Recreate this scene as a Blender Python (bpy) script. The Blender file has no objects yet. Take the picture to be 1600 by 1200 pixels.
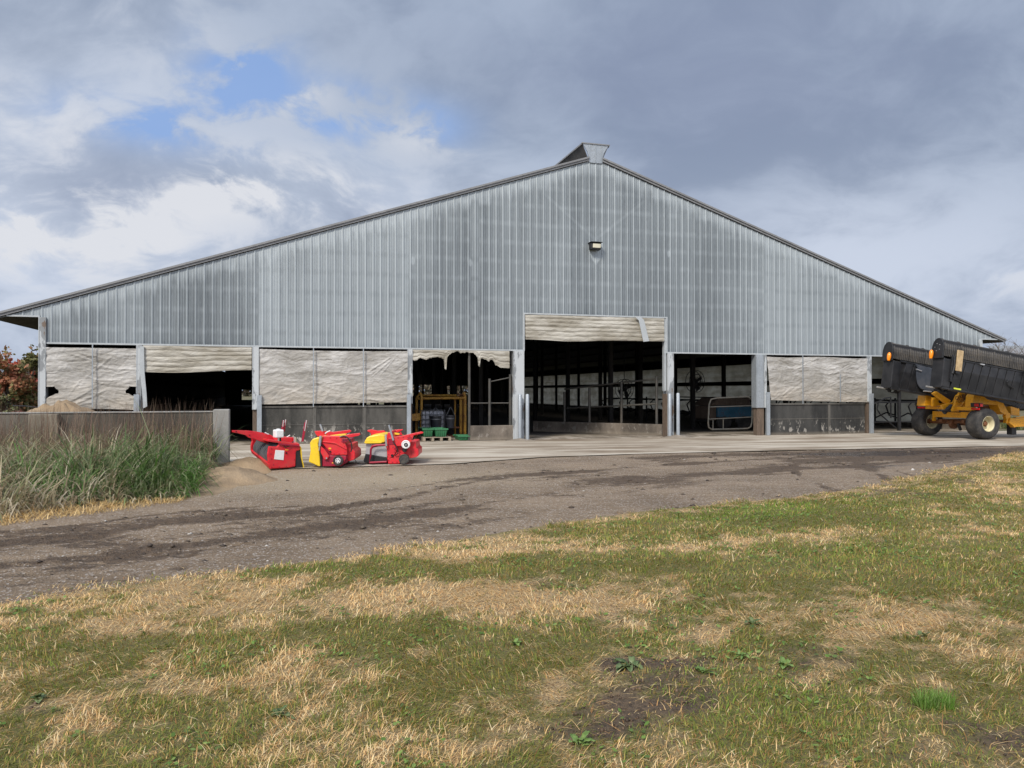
import bpy, bmesh, math, random
import numpy as np
from mathutils import Vector, Matrix
PI = math.pi
random.seed(7)
RNG = np.random.default_rng(11)
sc = bpy.context.scene
COL = sc.collection

# ---------------------------------------------------------------- camera
CAM_H = 1.6; PITCH = 0.0088; F = 1200.0
cam_d = bpy.data.cameras.new("camera"); cam = bpy.data.objects.new("camera", cam_d)
COL.objects.link(cam); sc.camera = cam
cam.location = (0, 0, CAM_H); cam.rotation_euler = (PI/2 + PITCH, 0, 0)
cam_d.sensor_width = 36; cam_d.lens = 36*F/1600; cam_d.clip_end = 3000; cam_d.clip_start = 0.05

# ---------------------------------------------------------------- sun
SUN_ELEV = math.radians(42); SUN_AZ = math.radians(205)      # azimuth clockwise from +Y: behind the camera, to its left
sun_d = bpy.data.lights.new("sun", 'SUN'); sun_d.energy = 2.6; sun_d.angle = math.radians(12)
sun_d.color = (1.0, 0.92, 0.80)
sun = bpy.data.objects.new("sun", sun_d); COL.objects.link(sun)
sd = Vector((math.sin(SUN_AZ)*math.cos(SUN_ELEV), math.cos(SUN_AZ)*math.cos(SUN_ELEV), math.sin(SUN_ELEV)))
sun.rotation_euler = sd.to_track_quat('Z', 'Y').to_euler(); sun.location = (0, -20, 40)
sc.view_settings.view_transform = 'Standard'; sc.view_settings.look = 'None'
sc.view_settings.gamma = 1; sc.view_settings.exposure = 0.56

# ---------------------------------------------------------------- world: broken overcast
W = bpy.data.worlds.new("World"); sc.world = W; W.use_nodes = True
nt = W.node_tree; nt.nodes.clear()
class NG:
    """tiny node helper"""
    def __init__(s, nt): s.nt = nt
    def n(s, t, **k):
        nd = s.nt.nodes.new(t)
        for a, b in k.items(): setattr(nd, a, b)
        return nd
    def put(s, sock, v):
        if v is None: return
        if isinstance(v, bpy.types.NodeSocket): s.nt.links.new(v, sock)
        else:
            if isinstance(v, (tuple, list)) and len(v) == 3 and sock.type == 'RGBA': v = (*v, 1)
            sock.default_value = v
    def m(s, op, a, b=None, c=None, clamp=False):
        nd = s.n('ShaderNodeMath', operation=op); nd.use_clamp = clamp
        s.put(nd.inputs[0], a); s.put(nd.inputs[1], b); s.put(nd.inputs[2], c); return nd.outputs[0]
    def vm(s, op, a, b=None):
        nd = s.n('ShaderNodeVectorMath', operation=op)
        s.put(nd.inputs[0], a); s.put(nd.inputs[1], b)
        return nd.outputs[1] if op in ('DOT_PRODUCT', 'LENGTH', 'DISTANCE') else nd.outputs[0]
    def mix(s, f, a, b, mode='MIX'):
        nd = s.n('ShaderNodeMix', data_type='RGBA', blend_type=mode); nd.clamp_factor = True
        s.put(nd.inputs[0], f); s.put(nd.inputs[6], a); s.put(nd.inputs[7], b); return nd.outputs[2]
    def noise(s, vec, scale, detail=4, rough=0.55, dist=0.0, lac=2.0):
        nd = s.n('ShaderNodeTexNoise'); s.put(nd.inputs['Vector'], vec)
        nd.inputs['Scale'].default_value = scale; nd.inputs['Detail'].default_value = detail
        nd.inputs['Roughness'].default_value = rough; nd.inputs['Distortion'].default_value = dist
        nd.inputs['Lacunarity'].default_value = lac
        return nd.outputs[0]
    def ramp(s, f, lo, hi, a=0.0, b=1.0, smooth=True):
        nd = s.n('ShaderNodeMapRange'); nd.clamp = True
        if smooth: nd.interpolation_type = 'SMOOTHSTEP'
        s.put(nd.inputs[0], f); nd.inputs[1].default_value = lo; nd.inputs[2].default_value = hi
        nd.inputs[3].default_value = a; nd.inputs[4].default_value = b; return nd.outputs[0]
    def xyz(s, v):
        nd = s.n('ShaderNodeSeparateXYZ'); s.put(nd.inputs[0], v); return nd.outputs
    def comb(s, x, y, z):
        nd = s.n('ShaderNodeCombineXYZ'); s.put(nd.inputs[0], x); s.put(nd.inputs[1], y); s.put(nd.inputs[2], z); return nd.outputs[0]
    def scale(s, v, sx, sy, sz): return s.vm('MULTIPLY', v, (sx, sy, sz))
g = NG(nt)
tc = g.n('ShaderNodeTexCoord'); D = tc.outputs['Generated']
dx, dy, dz = g.xyz(D)
az = g.m('ARCTAN2', dx, dy); el = g.m('ARCSINE', dz)
zz = g.m('MAXIMUM', g.m('ADD', dz, 0.42), 0.05)
P = g.vm('ADD', g.comb(g.m('DIVIDE', dx, zz), g.m('DIVIDE', dy, zz), 0.0), (3.7, 1.9, 0))
warp = g.n('ShaderNodeTexNoise'); g.put(warp.inputs['Vector'], P); warp.inputs['Scale'].default_value = 2.0; warp.inputs['Detail'].default_value = 3
P2 = g.vm('ADD', P, g.vm('SCALE', warp.outputs['Color'], None)) if False else g.vm('ADD', P, g.scale(g.vm('SUBTRACT', warp.outputs['Color'], (0.5, 0.5, 0.5)), 0.35, 0.35, 0))
n1 = g.noise(P2, 2.1, 5, 0.5)
n2 = g.noise(g.vm('ADD', P2, (7.3, 2.1, 0)), 6.5, 7, 0.58)
n3 = g.noise(g.vm('ADD', P2, (1.3, 9.1, 0)), 0.7, 3, 0.5)
def blob(px, py, rx, ry, pw=1.0):
    a0 = math.atan((px-800)/F); e0 = math.atan((610-py)/F*math.cos(a0))
    u = g.m('DIVIDE', g.m('SUBTRACT', az, a0), rx/F); v = g.m('DIVIDE', g.m('SUBTRACT', el, e0), ry/F)
    d = g.m('ADD', g.m('MULTIPLY', u, u), g.m('MULTIPLY', v, v))
    return g.m('MULTIPLY', g.m('POWER', 2.718, g.m('MULTIPLY', d, -1.0)), pw)
def addm(*a):
    r = a[0]
    for b in a[1:]: r = g.m('ADD', r, b)
    return r
sky = g.n('ShaderNodeTexSky', sky_type='NISHITA'); sky.sun_disc = False
sky.sun_elevation = SUN_ELEV; sky.sun_rotation = SUN_AZ
sky.altitude = 200; sky.air_density = 1.0; sky.dust_density = 1.5; sky.ozone_density = 2.0
K = 10.0                                                     # cloud radiances are given for a background strength of 0.1
def kc(r, gg, b): return (r*K, gg*K, b*K)
tone = g.m('ADD', g.m('MULTIPLY', n1, 0.55), g.m('MULTIPLY', n2, 0.45))
cloud = g.mix(g.ramp(tone, 0.38, 0.62), kc(0.195, 0.245, 0.34), kc(0.325, 0.385, 0.49))
# lighter, thinner deck towards the left and low on the right
light = addm(blob(0, 400, 460, 240, 1.0), blob(1450, 450, 480, 150, 0.9), blob(150, 120, 260, 130, 0.35), blob(1250, 360, 200, 80, 0.3), blob(700, 330, 260, 70, 0.55))
cloud = g.mix(g.m('MULTIPLY', light, g.ramp(tone, 0.30, 0.60, 0.35, 1.0), clamp=True), cloud, kc(0.47, 0.52, 0.62))
dark = addm(blob(1200, 90, 480, 150, 0.9), blob(700, 60, 300, 90, 0.5), blob(180, 290, 140, 50, 0.45), blob(560, 330, 60, 40, 0.4))
cloud = g.mix(g.m('MULTIPLY', dark, g.ramp(n1, 0.34, 0.62, 0.85, 0.35), clamp=True), cloud, kc(0.20, 0.24, 0.345))
# bright rims and puffs where the deck breaks
puff = addm(blob(250, 330, 330, 90, 0.55), blob(430, 290, 150, 40, 1.2), blob(110, 340, 150, 60, 1.0), blob(450, 140, 60, 30, 0.7), blob(230, 40, 90, 50, 0.4), blob(660, 215, 70, 28, 0.6), blob(330, 270, 60, 25, .9), blob(60, 380, 130, 50, 0.8), blob(1590, 440, 80, 30, 0.5), blob(60, 180, 110, 45, 0.5))
pm = g.m('MULTIPLY', puff, g.ramp(n2, 0.44, 0.64), clamp=True)
cloud = g.mix(g.m('MULTIPLY', pm, 0.95), cloud, kc(0.58, 0.595, 0.635))
# gaps where blue sky shows
gap = addm(blob(385, 105, 65, 50, 1.4), blob(240, 190, 120, 32, 1.2), blob(480, 190, 120, 26, .8), blob(650, 195, 80, 35, 1.0), blob(530, 150, 90, 28, 0.7), blob(300, 130, 60, 25, .6))
gm = g.m('MULTIPLY', gap, g.ramp(n2, 0.58, 0.40), clamp=True)
blue = g.mix(0.65, sky.outputs[0], kc(0.24, 0.38, 0.70))
col = g.mix(g.m('MULTIPLY', gm, 0.9), cloud, blue)
# the unseen sky behind the camera and overhead is brightened to light the scene
back = g.ramp(dy, 0.35, -0.5, 0.86, 2.2)
up = g.ramp(dz, 0.55, 0.95, 1.0, 1.7)
bu = g.m('MULTIPLY', back, up)
col = g.vm('MULTIPLY', col, g.comb(g.m('MULTIPLY', bu, g.ramp(dy, .35, -.3, 1.0, 1.10)), g.m('MULTIPLY', bu, g.ramp(dy, .35, -.3, 1.0, .96)), g.m('MULTIPLY', bu, g.ramp(dy, .35, -.3, 1.0, .84))))
bg = g.n('ShaderNodeBackground'); g.put(bg.inputs[0], col); bg.inputs[1].default_value = 0.1
wo = g.n('ShaderNodeOutputWorld'); nt.links.new(bg.outputs[0], wo.inputs[0])

# ---------------------------------------------------------------- helpers
def ray(px, py):
    u = (px-800)/F; v = -(py-600)/F; c, s = math.cos(PITCH), math.sin(PITCH)
    return Vector((u, c - v*s, s + v*c))
def gp(px, py, z=0.0):
    d = ray(px, py); t = (z-CAM_H)/d.z; return Vector((d.x*t, d.y*t, z))
def at(px, py, Y):
    d = ray(px, py); t = Y/d.y; return Vector((d.x*t, Y, CAM_H + d.z*t))
def project(x, y, z):
    c, s = math.cos(PITCH), math.sin(PITCH); zz = z-CAM_H
    f = y*c + zz*s; v = -y*s + zz*c
    return 800 + F*x/f, 600 - F*v/f
def tag(o, label=None, cat=None, group=None, kind=None):
    if label: o['label'] = label
    if cat: o['category'] = cat
    if group: o['group'] = group
    if kind: o['kind'] = kind
    return o
class Frame:
    """an Empty at a thing's base plus pixel helpers on its local vertical planes"""
    def __init__(s, name, loc, rz=0.0, label=None, cat=None, group=None):
        s.o = bpy.data.objects.new(name, None); COL.objects.link(s.o)
        s.o.location = loc; s.o.rotation_euler = (0, 0, rz); s.o.empty_display_size = .2
        s.M = Matrix.Translation(Vector(loc)) @ Matrix.Rotation(rz, 4, 'Z'); s.I = s.M.inverted()
        tag(s.o, label, cat, group)
    def L(s, px, py, b=0.0):
        o = s.I @ Vector((0, 0, CAM_H)); d = s.I.to_3x3() @ ray(px, py)
        t = (b-o.y)/d.y; p = o + d*t; return (p.x, p.z)
    def P(s, px, py, b=0.0):
        a, c = s.L(px, py, b); return Vector((a, b, c))
    def poly(s, pts, b=0.0): return [s.L(x, y, b) for x, y in pts]
def link_mesh(name, me, mat, parent=None):
    o = bpy.data.objects.new(name, me); COL.objects.link(o)
    if mat: me.materials.append(mat)
    if parent is not None: o.parent = parent.o if isinstance(parent, Frame) else parent
    return o
class MB:
    def __init__(s): s.v = []; s.f = []
    def add(s, vs, fs):
        n = len(s.v); s.v += [tuple(p) for p in vs]; s.f += [tuple(i+n for i in f) for f in fs]; return s
    def box(s, c, d, rx=0, ry=0, rz=0):
        R = Matrix.Rotation(rz, 3, 'Z') @ Matrix.Rotation(ry, 3, 'Y') @ Matrix.Rotation(rx, 3, 'X')
        vs = [Vector(c) + R @ Vector((x*d[0]/2, y*d[1]/2, z*d[2]/2)) for z in (-1, 1) for y in (-1, 1) for x in (-1, 1)]
        return s.add(vs, [(0,2,3,1),(4,5,7,6),(0,1,5,4),(2,6,7,3),(0,4,6,2),(1,3,7,5)])
    def span(s, x0, x1, y0, y1, z0, z1): return s.box(((x0+x1)/2, (y0+y1)/2, (z0+z1)/2), (abs(x1-x0), abs(y1-y0), abs(z1-z0)))
    def bar(s, p0, p1, w, h):
        p0 = Vector(p0); p1 = Vector(p1); d = (p1-p0); l = d.length; d.normalize()
        up = Vector((0, 0, 1)) if abs(d.z) < .95 else Vector((0, 1, 0))
        a = d.cross(up).normalized(); b = a.cross(d)
        vs = []
        for q in (p0, p1):
            for i, j in ((-1,-1),(1,-1),(1,1),(-1,1)): vs.append(q + a*(i*w/2) + b*(j*h/2))
        return s.add(vs, [(0,1,2,3),(7,6,5,4),(0,4,5,1),(1,5,6,2),(2,6,7,3),(3,7,4,0)])
    def prism(s, poly, b0, b1):
        n = len(poly); vs = [(a, b0, c) for a, c in poly] + [(a, b1, c) for a, c in poly]
        fs = [tuple(range(n)), tuple(range(2*n-1, n-1, -1))] + [(i, i+n, (i+1) % n + n, (i+1) % n) for i in range(n)]
        return s.add(vs, fs)
    def tube(s, pts, r, n=8, caps=True):
        pts = [Vector(p) for p in pts]; rs = r if isinstance(r, (list, tuple)) else [r]*len(pts)
        vs = []; prev = None
        for i, p in enumerate(pts):
            d = (pts[min(i+1, len(pts)-1)] - pts[max(i-1, 0)]).normalized()
            if prev is None:
                a = d.orthogonal().normalized()
            else:
                a = (prev - d*prev.dot(d)).normalized()
            prev = a; b = d.cross(a)
            for k in range(n):
                t = 2*PI*k/n; vs.append(p + (a*math.cos(t) + b*math.sin(t))*rs[i])
        fs = [(i*n+k, i*n+(k+1) % n, (i+1)*n+(k+1) % n, (i+1)*n+k) for i in range(len(pts)-1) for k in range(n)]
        if caps: fs += [tuple(range(n-1, -1, -1)), tuple(range((len(pts)-1)*n, len(pts)*n))]
        return s.add(vs, fs)
    def lathe(s, prof, o, axis, n=32, caps=True):
        o = Vector(o); ax = Vector(axis).normalized(); a = ax.orthogonal().normalized(); b = ax.cross(a)
        vs = [o + ax*h + (a*math.cos(2*PI*k/n) + b*math.sin(2*PI*k/n))*r for r, h in prof for k in range(n)]
        m = len(prof)
        fs = [(i*n+k, i*n+(k+1) % n, (i+1)*n+(k+1) % n, (i+1)*n+k) for i in range(m-1) for k in range(n)]
        if caps and prof[0][0] > 1e-4: fs.append(tuple(range(n-1, -1, -1)))
        if caps and prof[-1][0] > 1e-4: fs.append(tuple(range((m-1)*n, m*n)))
        return s.add(vs, fs)
    def grid(s, fn, nu, nv, keep=None):
        vs = [fn(i/nu, j/nv) for j in range(nv+1) for i in range(nu+1)]
        fs = [(j*(nu+1)+i, j*(nu+1)+i+1, (j+1)*(nu+1)+i+1, (j+1)*(nu+1)+i) for j in range(nv) for i in range(nu) if keep is None or keep((i+.5)/nu, (j+.5)/nv)]
        return s.add(vs, fs)
    def build(s, name, mat, parent=None, smooth=False, bevel=0.0, solid=0.0):
        me = bpy.data.meshes.new(name); me.from_pydata(s.v, [], s.f)
        bm = bmesh.new(); bm.from_mesh(me)
        if not smooth: bmesh.ops.recalc_face_normals(bm, faces=bm.faces[:])
        loose = [v for v in bm.verts if not v.link_faces]
        bmesh.ops.delete(bm, geom=loose, context='VERTS')
        bm.to_mesh(me); bm.free()
        o = link_mesh(name, me, mat, parent)
        if smooth:
            me.polygons.foreach_set('use_smooth', [True]*len(me.polygons))
            me.set_sharp_from_angle(angle=math.radians(42))
        if solid:
            md = o.modifiers.new('solid', 'SOLIDIFY'); md.thickness = solid; md.offset = 0
        if bevel:
            md = o.modifiers.new('bevel', 'BEVEL'); md.width = bevel; md.segments = 2; md.limit_method = 'ANGLE'; md.angle_limit = math.radians(35)
        return o
def np_mesh(name, V, Fq, mat, parent=None, col=None, attrs=None, smooth=False):
    """V (n,3); Fq (m,k) all the same k"""
    me = bpy.data.meshes.new(name); V = np.asarray(V, np.float32); Fq = np.asarray(Fq, np.int32)
    me.vertices.add(len(V)); me.vertices.foreach_set('co', V.ravel())
    k = Fq.shape[1]; me.loops.add(Fq.size); me.loops.foreach_set('vertex_index', Fq.ravel())
    me.polygons.add(len(Fq)); me.polygons.foreach_set('loop_start', np.arange(0, Fq.size, k, dtype=np.int32))
    me.update(calc_edges=True)
    if smooth: me.polygons.foreach_set('use_smooth', np.ones(len(Fq), bool))
    if col is not None:
        a = me.color_attributes.new('Col', 'FLOAT_COLOR', 'POINT')
        c = np.ones((len(V), 4), np.float32); c[:, :3] = col; a.data.foreach_set('color', c.ravel())
    for nm, arr in (attrs or {}).items():
        a = me.attributes.new(nm, 'FLOAT', 'POINT'); a.data.foreach_set('value', np.asarray(arr, np.float32))
    return link_mesh(name, me, mat, parent)
def _h(ix, iy, seed):
    n = (ix*374761393 + iy*668265263 + seed*974634777) & 0xffffffff
    n = ((n ^ (n >> 13))*1274126177) & 0xffffffff
    return ((n ^ (n >> 16)) & 0xffff)/65535.0
def vnoise(x, y, seed=0):
    x = np.asarray(x, float); y = np.asarray(y, float)
    xi = np.floor(x).astype(np.int64); yi = np.floor(y).astype(np.int64); fx = x-xi; fy = y-yi
    fx = fx*fx*(3-2*fx); fy = fy*fy*(3-2*fy)
    a = _h(xi, yi, seed); b = _h(xi+1, yi, seed); c = _h(xi, yi+1, seed); d = _h(xi+1, yi+1, seed)
    return (a*(1-fx)+b*fx)*(1-fy) + (c*(1-fx)+d*fx)*fy
def fbm(x, y, seed=0, oct=4):
    r = 0; a = .5; s = 0
    for i in range(oct):
        r = r + a*vnoise(x*2**i+i*17.3, y*2**i-i*9.1, seed+i); s += a; a *= .5
    return r/s

# ---------------------------------------------------------------- materials
def mat_base(name):
    m = bpy.data.materials.new(name); m.use_nodes = True; m.node_tree.nodes.clear(); g = NG(m.node_tree)
    b = g.n('ShaderNodeBsdfPrincipled'); o = g.n('ShaderNodeOutputMaterial'); m.node_tree.links.new(b.outputs[0], o.inputs[0])
    return m, g, b, o
def coords(g): return g.n('ShaderNodeTexCoord').outputs['Object']
def bump(g, b, h, strength=.3, dist=.02):
    n = g.n('ShaderNodeBump'); n.inputs['Strength'].default_value = strength; n.inputs['Distance'].default_value = dist
    g.put(n.inputs['Height'], h); g.nt.links.new(n.outputs[0], b.inputs['Normal'])
def simple(name, c, rough=.5, metal=0.0, var=.25, sc_=3.0, dirt=None, dirt_amt=.4, bmp=.1, coat=0.0, stretch=(1, 1, 1)):
    """painted/dirty surface: base colour broken by two noises, optional dirt colour in patches"""
    m, g, b, o = mat_base(name); v = g.scale(coords(g), *stretch)
    n = g.noise(v, sc_, 5, .6); f = g.noise(v, sc_*9, 4, .6)
    lo = tuple(x*(1-var) for x in c); hi = tuple(min(1, x*(1+var)) for x in c)
    cc = g.mix(g.ramp(n, .3, .7), lo, hi)
    if dirt:
        dm = g.m('MULTIPLY', g.ramp(g.m('ADD', g.m('MULTIPLY', n, .5), g.m('MULTIPLY', f, .5)), .45, .62), dirt_amt)
        cc = g.mix(dm, cc, dirt)
    g.put(b.inputs['Base Color'], cc); g.put(b.inputs['Roughness'], g.ramp(f, .2, .8, rough*.8, min(1, rough*1.25)))
    b.inputs['Metallic'].default_value = metal
    if coat: b.inputs['Coat Weight'].default_value = coat; b.inputs['Coat Roughness'].default_value = .15
    if bmp: bump(g, b, f, bmp, .01)
    return m
M = {}
M['red'] = simple('red_paint', (.60, .008, .022), .42, var=.12, dirt=(.30, .07, .05), dirt_amt=.55, coat=.05, bmp=.04, sc_=5)
M['dark_red'] = simple('dark_red_paint', (.28, .006, .03), .4, var=.15, bmp=.03)
M['yellow'] = simple('yellow_plastic', (.75, .52, .02), .4, var=.12, dirt=(.35, .25, .05), dirt_amt=.3, bmp=.05)
M['white_plastic'] = simple('white_plastic', (.72, .73, .74), .4, var=.06, dirt=(.4, .38, .34), dirt_amt=.2)
M['grey_sheet'] = simple('grey_sheet', (.42, .43, .45), .35, metal=.3, var=.15, dirt=(.2, .19, .17), dirt_amt=.3)
M['black'] = simple('black_rubber', (.012, .012, .014), .5, var=.3)
M['black_steel'] = simple('black_steel', (.010, .011, .014), .5, var=.4, dirt=(.05, .045, .04), dirt_amt=.22)
M['ribbed_black'] = simple('black_tine_band', (.032, .030, .029), .5, var=.5, sc_=1.5, dirt=(.09, .075, .055), dirt_amt=.5)
M['tyre'] = simple('tyre_rubber', (.020, .020, .022), .75, var=.3, dirt=(.10, .09, .075), dirt_amt=.6)
M['rim'] = simple('cream_rim', (.62, .57, .38), .4, var=.1, dirt=(.3, .24, .15), dirt_amt=.3)
M['gold'] = simple('machine_yellow', (.78, .36, .012), .38, var=.15, dirt=(.22, .10, .03), dirt_amt=.45, coat=.15)
M['brown_frame'] = simple('rusty_frame', (.16, .06, .02), .6, var=.4, dirt=(.05, .03, .02), dirt_amt=.6)
M['rust_yellow'] = simple('rusty_yellow_tube', (.45, .25, .03), .5, var=.2, sc_=5, dirt=(.14, .04, .012), dirt_amt=.95)
M['amber'] = simple('amber_lens', (.95, .28, .01), .25, var=.08, coat=.4, bmp=0)
M['red_lens'] = simple('red_lens', (.5, .01, .01), .25, var=.1, coat=.4, bmp=0)
M['orange_label'] = simple('warning_label', (.9, .35, .03), .4, var=.1, bmp=0)
M['galv'] = simple('galvanised_steel', (.34, .38, .42), .42, metal=.35, var=.18, sc_=4, dirt=(.20, .21, .22), dirt_amt=.5, stretch=(1, 1, .4))
M['chrome'] = simple('bare_steel', (.55, .55, .55), .3, metal=.7, var=.15)
M['green'] = simple('green_plastic', (.025, .16, .065), .5, var=.2, dirt=(.05, .07, .04), dirt_amt=.5)
M['pallet'] = simple('pallet_wood', (.30, .25, .19), .8, var=.3, dirt=(.10, .08, .06), dirt_amt=.5)
M['ibc'] = simple('cloudy_tank_plastic', (.34, .36, .42), .45, var=.12, dirt=(.2, .2, .22), dirt_amt=.4)
M['cage'] = simple('cage_tube', (.12, .13, .15), .45, metal=.5, var=.2)
M['bucket'] = simple('black_bucket', (.018, .02, .028), .4, var=.3)
M['dark_int'] = simple('dark_interior', (.012, .011, .010), .85, var=.4)  # near-black colour carries the gloom of the unlit interior
M['roof_under'] = simple('roof_underside', (.05, .048, .046), .8, var=.3)  # dark albedo stands in for the shade under the roof
M['pipe'] = simple('worn_pipe', (.075, .075, .07), .5, metal=.4, var=.3, dirt=(.08, .06, .04), dirt_amt=.6)
M['wood_post'] = simple('stained_wood', (.13, .095, .07), .85, var=.35, sc_=2, dirt=(.04, .032, .028), dirt_amt=.7, stretch=(4, 4, .5), bmp=.4)
M['roof_metal'] = simple('weathered_roof_trim', (.23, .235, .245), .5, metal=.2, var=.2, sc_=1.2, dirt=(.12, .12, .12), dirt_amt=.5, stretch=(.6, 1, 3))
M['pale_trim'] = simple('pale_trim', (.40, .435, .46), .45, metal=.1, var=.15, dirt=(.25, .25, .25), dirt_amt=.35)
M['blue'] = simple('faded_blue_tank', (.02, .14, .24), .5, var=.3, sc_=2, dirt=(.10, .05, .04), dirt_amt=.7)
M['lens'] = simple('lamp_glass', (.55, .53, .42), .2, var=.15, bmp=0)
M['bark'] = simple('bark', (.09, .075, .06), .9, var=.3, sc_=6, bmp=.4)
M['grey_bark'] = simple('grey_bark', (.16, .145, .14), .9, var=.2, sc_=6)
M['hose'] = simple('rubber_hose', (.015, .015, .016), .4, var=.2, bmp=0)
M['bronze'] = simple('dusty_tan_panel', (.42, .30, .16), .45, var=.2, sc_=6, dirt=(.55, .45, .3), dirt_amt=.4)
M['limelabel'] = simple('lime_label', (.6, .65, .05), .4, var=.1, bmp=0)
M['ink'] = simple('dark_lettering', (.02, .02, .035), .5, var=.1, bmp=0)

def mat_siding():
    m, g, b, o = mat_base('weathered_ribbed_siding'); v = coords(g); x, y, z = g.xyz(v)
    A = lambda n: g.n('ShaderNodeAttribute', attribute_name=n).outputs['Fac']
    rib, top, low, sheet, bay, mino = A('rib'), A('topd'), A('lowd'), A('sheet'), A('bay'), A('minor')
    # ghost lines of the girts behind, light in the darker bays and dark in the pale ones
    ph = g.m('FRACT', g.m('ADD', g.m('DIVIDE', z, 0.61), g.m('MULTIPLY', g.noise(g.scale(v, .3, 0, .3), 1, 2), .12)))
    band = g.ramp(g.m('ABSOLUTE', g.m('SUBTRACT', ph, .5)), 0.22, 0.02)
    bandbreak = g.ramp(g.noise(g.scale(v, 2.2, 0, .7), 1.6, 3), .30, .62)
    band = g.m('MULTIPLY', band, bandbreak)
    streak = g.noise(g.scale(v, 15, 0, .20), 1.0, 6, .7)
    big = g.noise(g.scale(v, .55, 0, .35), 1.0, 4, .55)
    fine = g.noise(g.scale(v, 40, 0, 6), 1.0, 3, .6)
    t = g.m('ADD', g.m('MULTIPLY', g.m('SUBTRACT', streak, .5), 1.05), g.m('MULTIPLY', g.m('SUBTRACT', big, .5), .5))
    t = g.m('ADD', t, g.m('MULTIPLY', g.m('SUBTRACT', fine, .5), .35))
    t = g.m('ADD', t, g.m('MULTIPLY', sheet, .22))
    t = g.m('ADD', t, g.m('MULTIPLY', bay, .36))
    bsign = g.ramp(bay, .3, .7, .13, -.11)
    t = g.m('ADD', t, g.m('MULTIPLY', band, bsign))
    # pale unweathered strip sheltered under the rake, ragged at its foot
    rag = g.m('ADD', top, g.m('MULTIPLY', g.m('SUBTRACT', g.noise(g.scale(v, 7, 0, .3), 1.0, 3, .7), .5), 1.1))
    t = g.m('ADD', t, g.m('MULTIPLY', g.ramp(rag, .55, .08), .5))
    t = g.m('ADD', t, g.m('MULTIPLY', rib, .48))
    t = g.m('ADD', t, g.m('MULTIPLY', mino, .30))
    t = g.m('SUBTRACT', t, g.m('MULTIPLY', g.ramp(g.m('ADD', low, g.m('MULTIPLY', streak, .15)), .25, .05), .13))
    # pale patch where the coating never weathered, round the flood lamp and below it
    ax = g.m('ABSOLUTE', g.m('SUBTRACT', x, .02)); pz = g.m('SUBTRACT', z, 6.35)
    wob = g.m('MULTIPLY', g.m('SUBTRACT', g.noise(g.scale(v, 8, 0, 5), 1, 3), .5), .25)
    st = g.m('MULTIPLY', g.ramp(g.m('ADD', ax, wob), .26, .18), g.m('MULTIPLY', g.ramp(g.m('ADD', pz, g.m('MULTIPLY', ax, -1.2)), -.62, -.5), g.ramp(g.m('ADD', pz, wob), .22, .12)))
    t = g.m('ADD', t, g.m('MULTIPLY', st, .5))
    dg_ = g.m('ABSOLUTE', g.m('SUBTRACT', z, g.m('ADD', 6.62, g.m('MULTIPLY', g.m('ABSOLUTE', x), .78))))
    t = g.m('ADD', t, g.m('MULTIPLY', g.m('MULTIPLY', g.ramp(dg_, .09, .03), g.ramp(g.m('ABSOLUTE', x), 1.9, 1.6)), .10))
    # rare drips
    dr = g.n('ShaderNodeTexVoronoi'); g.put(dr.inputs['Vector'], g.scale(v, .9, 0, .45)); dr.inputs['Scale'].default_value = 1.0
    t = g.m('ADD', t, g.m('MULTIPLY', g.ramp(g.m('ADD', dr.outputs['Distance'], g.m('MULTIPLY', fine, .02)), .085, .06), .35))
    t = g.m('ADD', t, .26, clamp=True)
    c = g.mix(t, (.078, .094, .108), (.345, .39, .422))
    g.put(b.inputs['Base Color'], c); b.inputs['Roughness'].default_value = .48; b.inputs['Metallic'].default_value = .12
    bump(g, b, fine, .05, .01)
    return m
M['siding'] = mat_siding()
def mat_clad():
    m, g, b, o = mat_base('peeling_white_cladding'); v = coords(g)
    n = g.noise(g.scale(v, 3, 3, 1.1), 1.0, 5, .65); f = g.noise(v, 14, 4)
    c = g.mix(g.ramp(n, .52, .56), (.44, .475, .505), (.20, .22, .24))
    c = g.mix(g.ramp(n, .64, .67), c, (.12, .08, .055))
    c = g.mix(g.m('MULTIPLY', f, .25), c, (.3, .29, .27))
    g.put(b.inputs['Base Color'], c); b.inputs['Roughness'].default_value = .5
    bump(g, b, n, .2, .02); return m
M['clad'] = mat_clad()
def mat_tarp(name, c1, c2, transl=.35, rollz=False):
    m, g, b, o = mat_base(name); v = coords(g); x, y, z = g.xyz(v)
    n = g.noise(g.scale(v, .9, 1, 2.2), 1.0, 5, .6); f = g.noise(g.scale(v, 2, 1, 9), 3.0, 4, .65)
    c = g.mix(g.ramp(n, .35, .7), c1, c2)
    c = g.mix(g.m('MULTIPLY', g.ramp(f, .5, .75), .35), c, (.22, .18, .12))
    c = g.mix(g.m('MULTIPLY', g.m('MULTIPLY', g.ramp(z, 2.2, 1.2), g.ramp(n, .35, .6)), .45 if not rollz else 0), c, (.26, .20, .12))
    g.put(b.inputs['Base Color'], c); b.inputs['Roughness'].default_value = .6
    h = g.m('ADD', g.noise(g.scale(v, 3, 1, 8), 1.0, 5, .6, .8), g.m('MULTIPLY', g.noise(v, 9, 3), .25))
    bump(g, b, h, .8, .04)
    tr = g.n('ShaderNodeBsdfTranslucent'); g.put(tr.inputs[0], c)
    mx = g.n('ShaderNodeMixShader'); mx.inputs[0].default_value = transl
    g.nt.links.new(b.outputs[0], mx.inputs[1]); g.nt.links.new(tr.outputs[0], mx.inputs[2]); g.nt.links.new(mx.outputs[0], o.inputs[0])
    return m
M['tarp'] = mat_tarp('grey_white_tarp', (.29, .28, .26), (.50, .495, .485), .06)
M['rolled'] = mat_tarp('gathered_curtain', (.27, .25, .205), (.47, .455, .41), .06, True)
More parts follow.
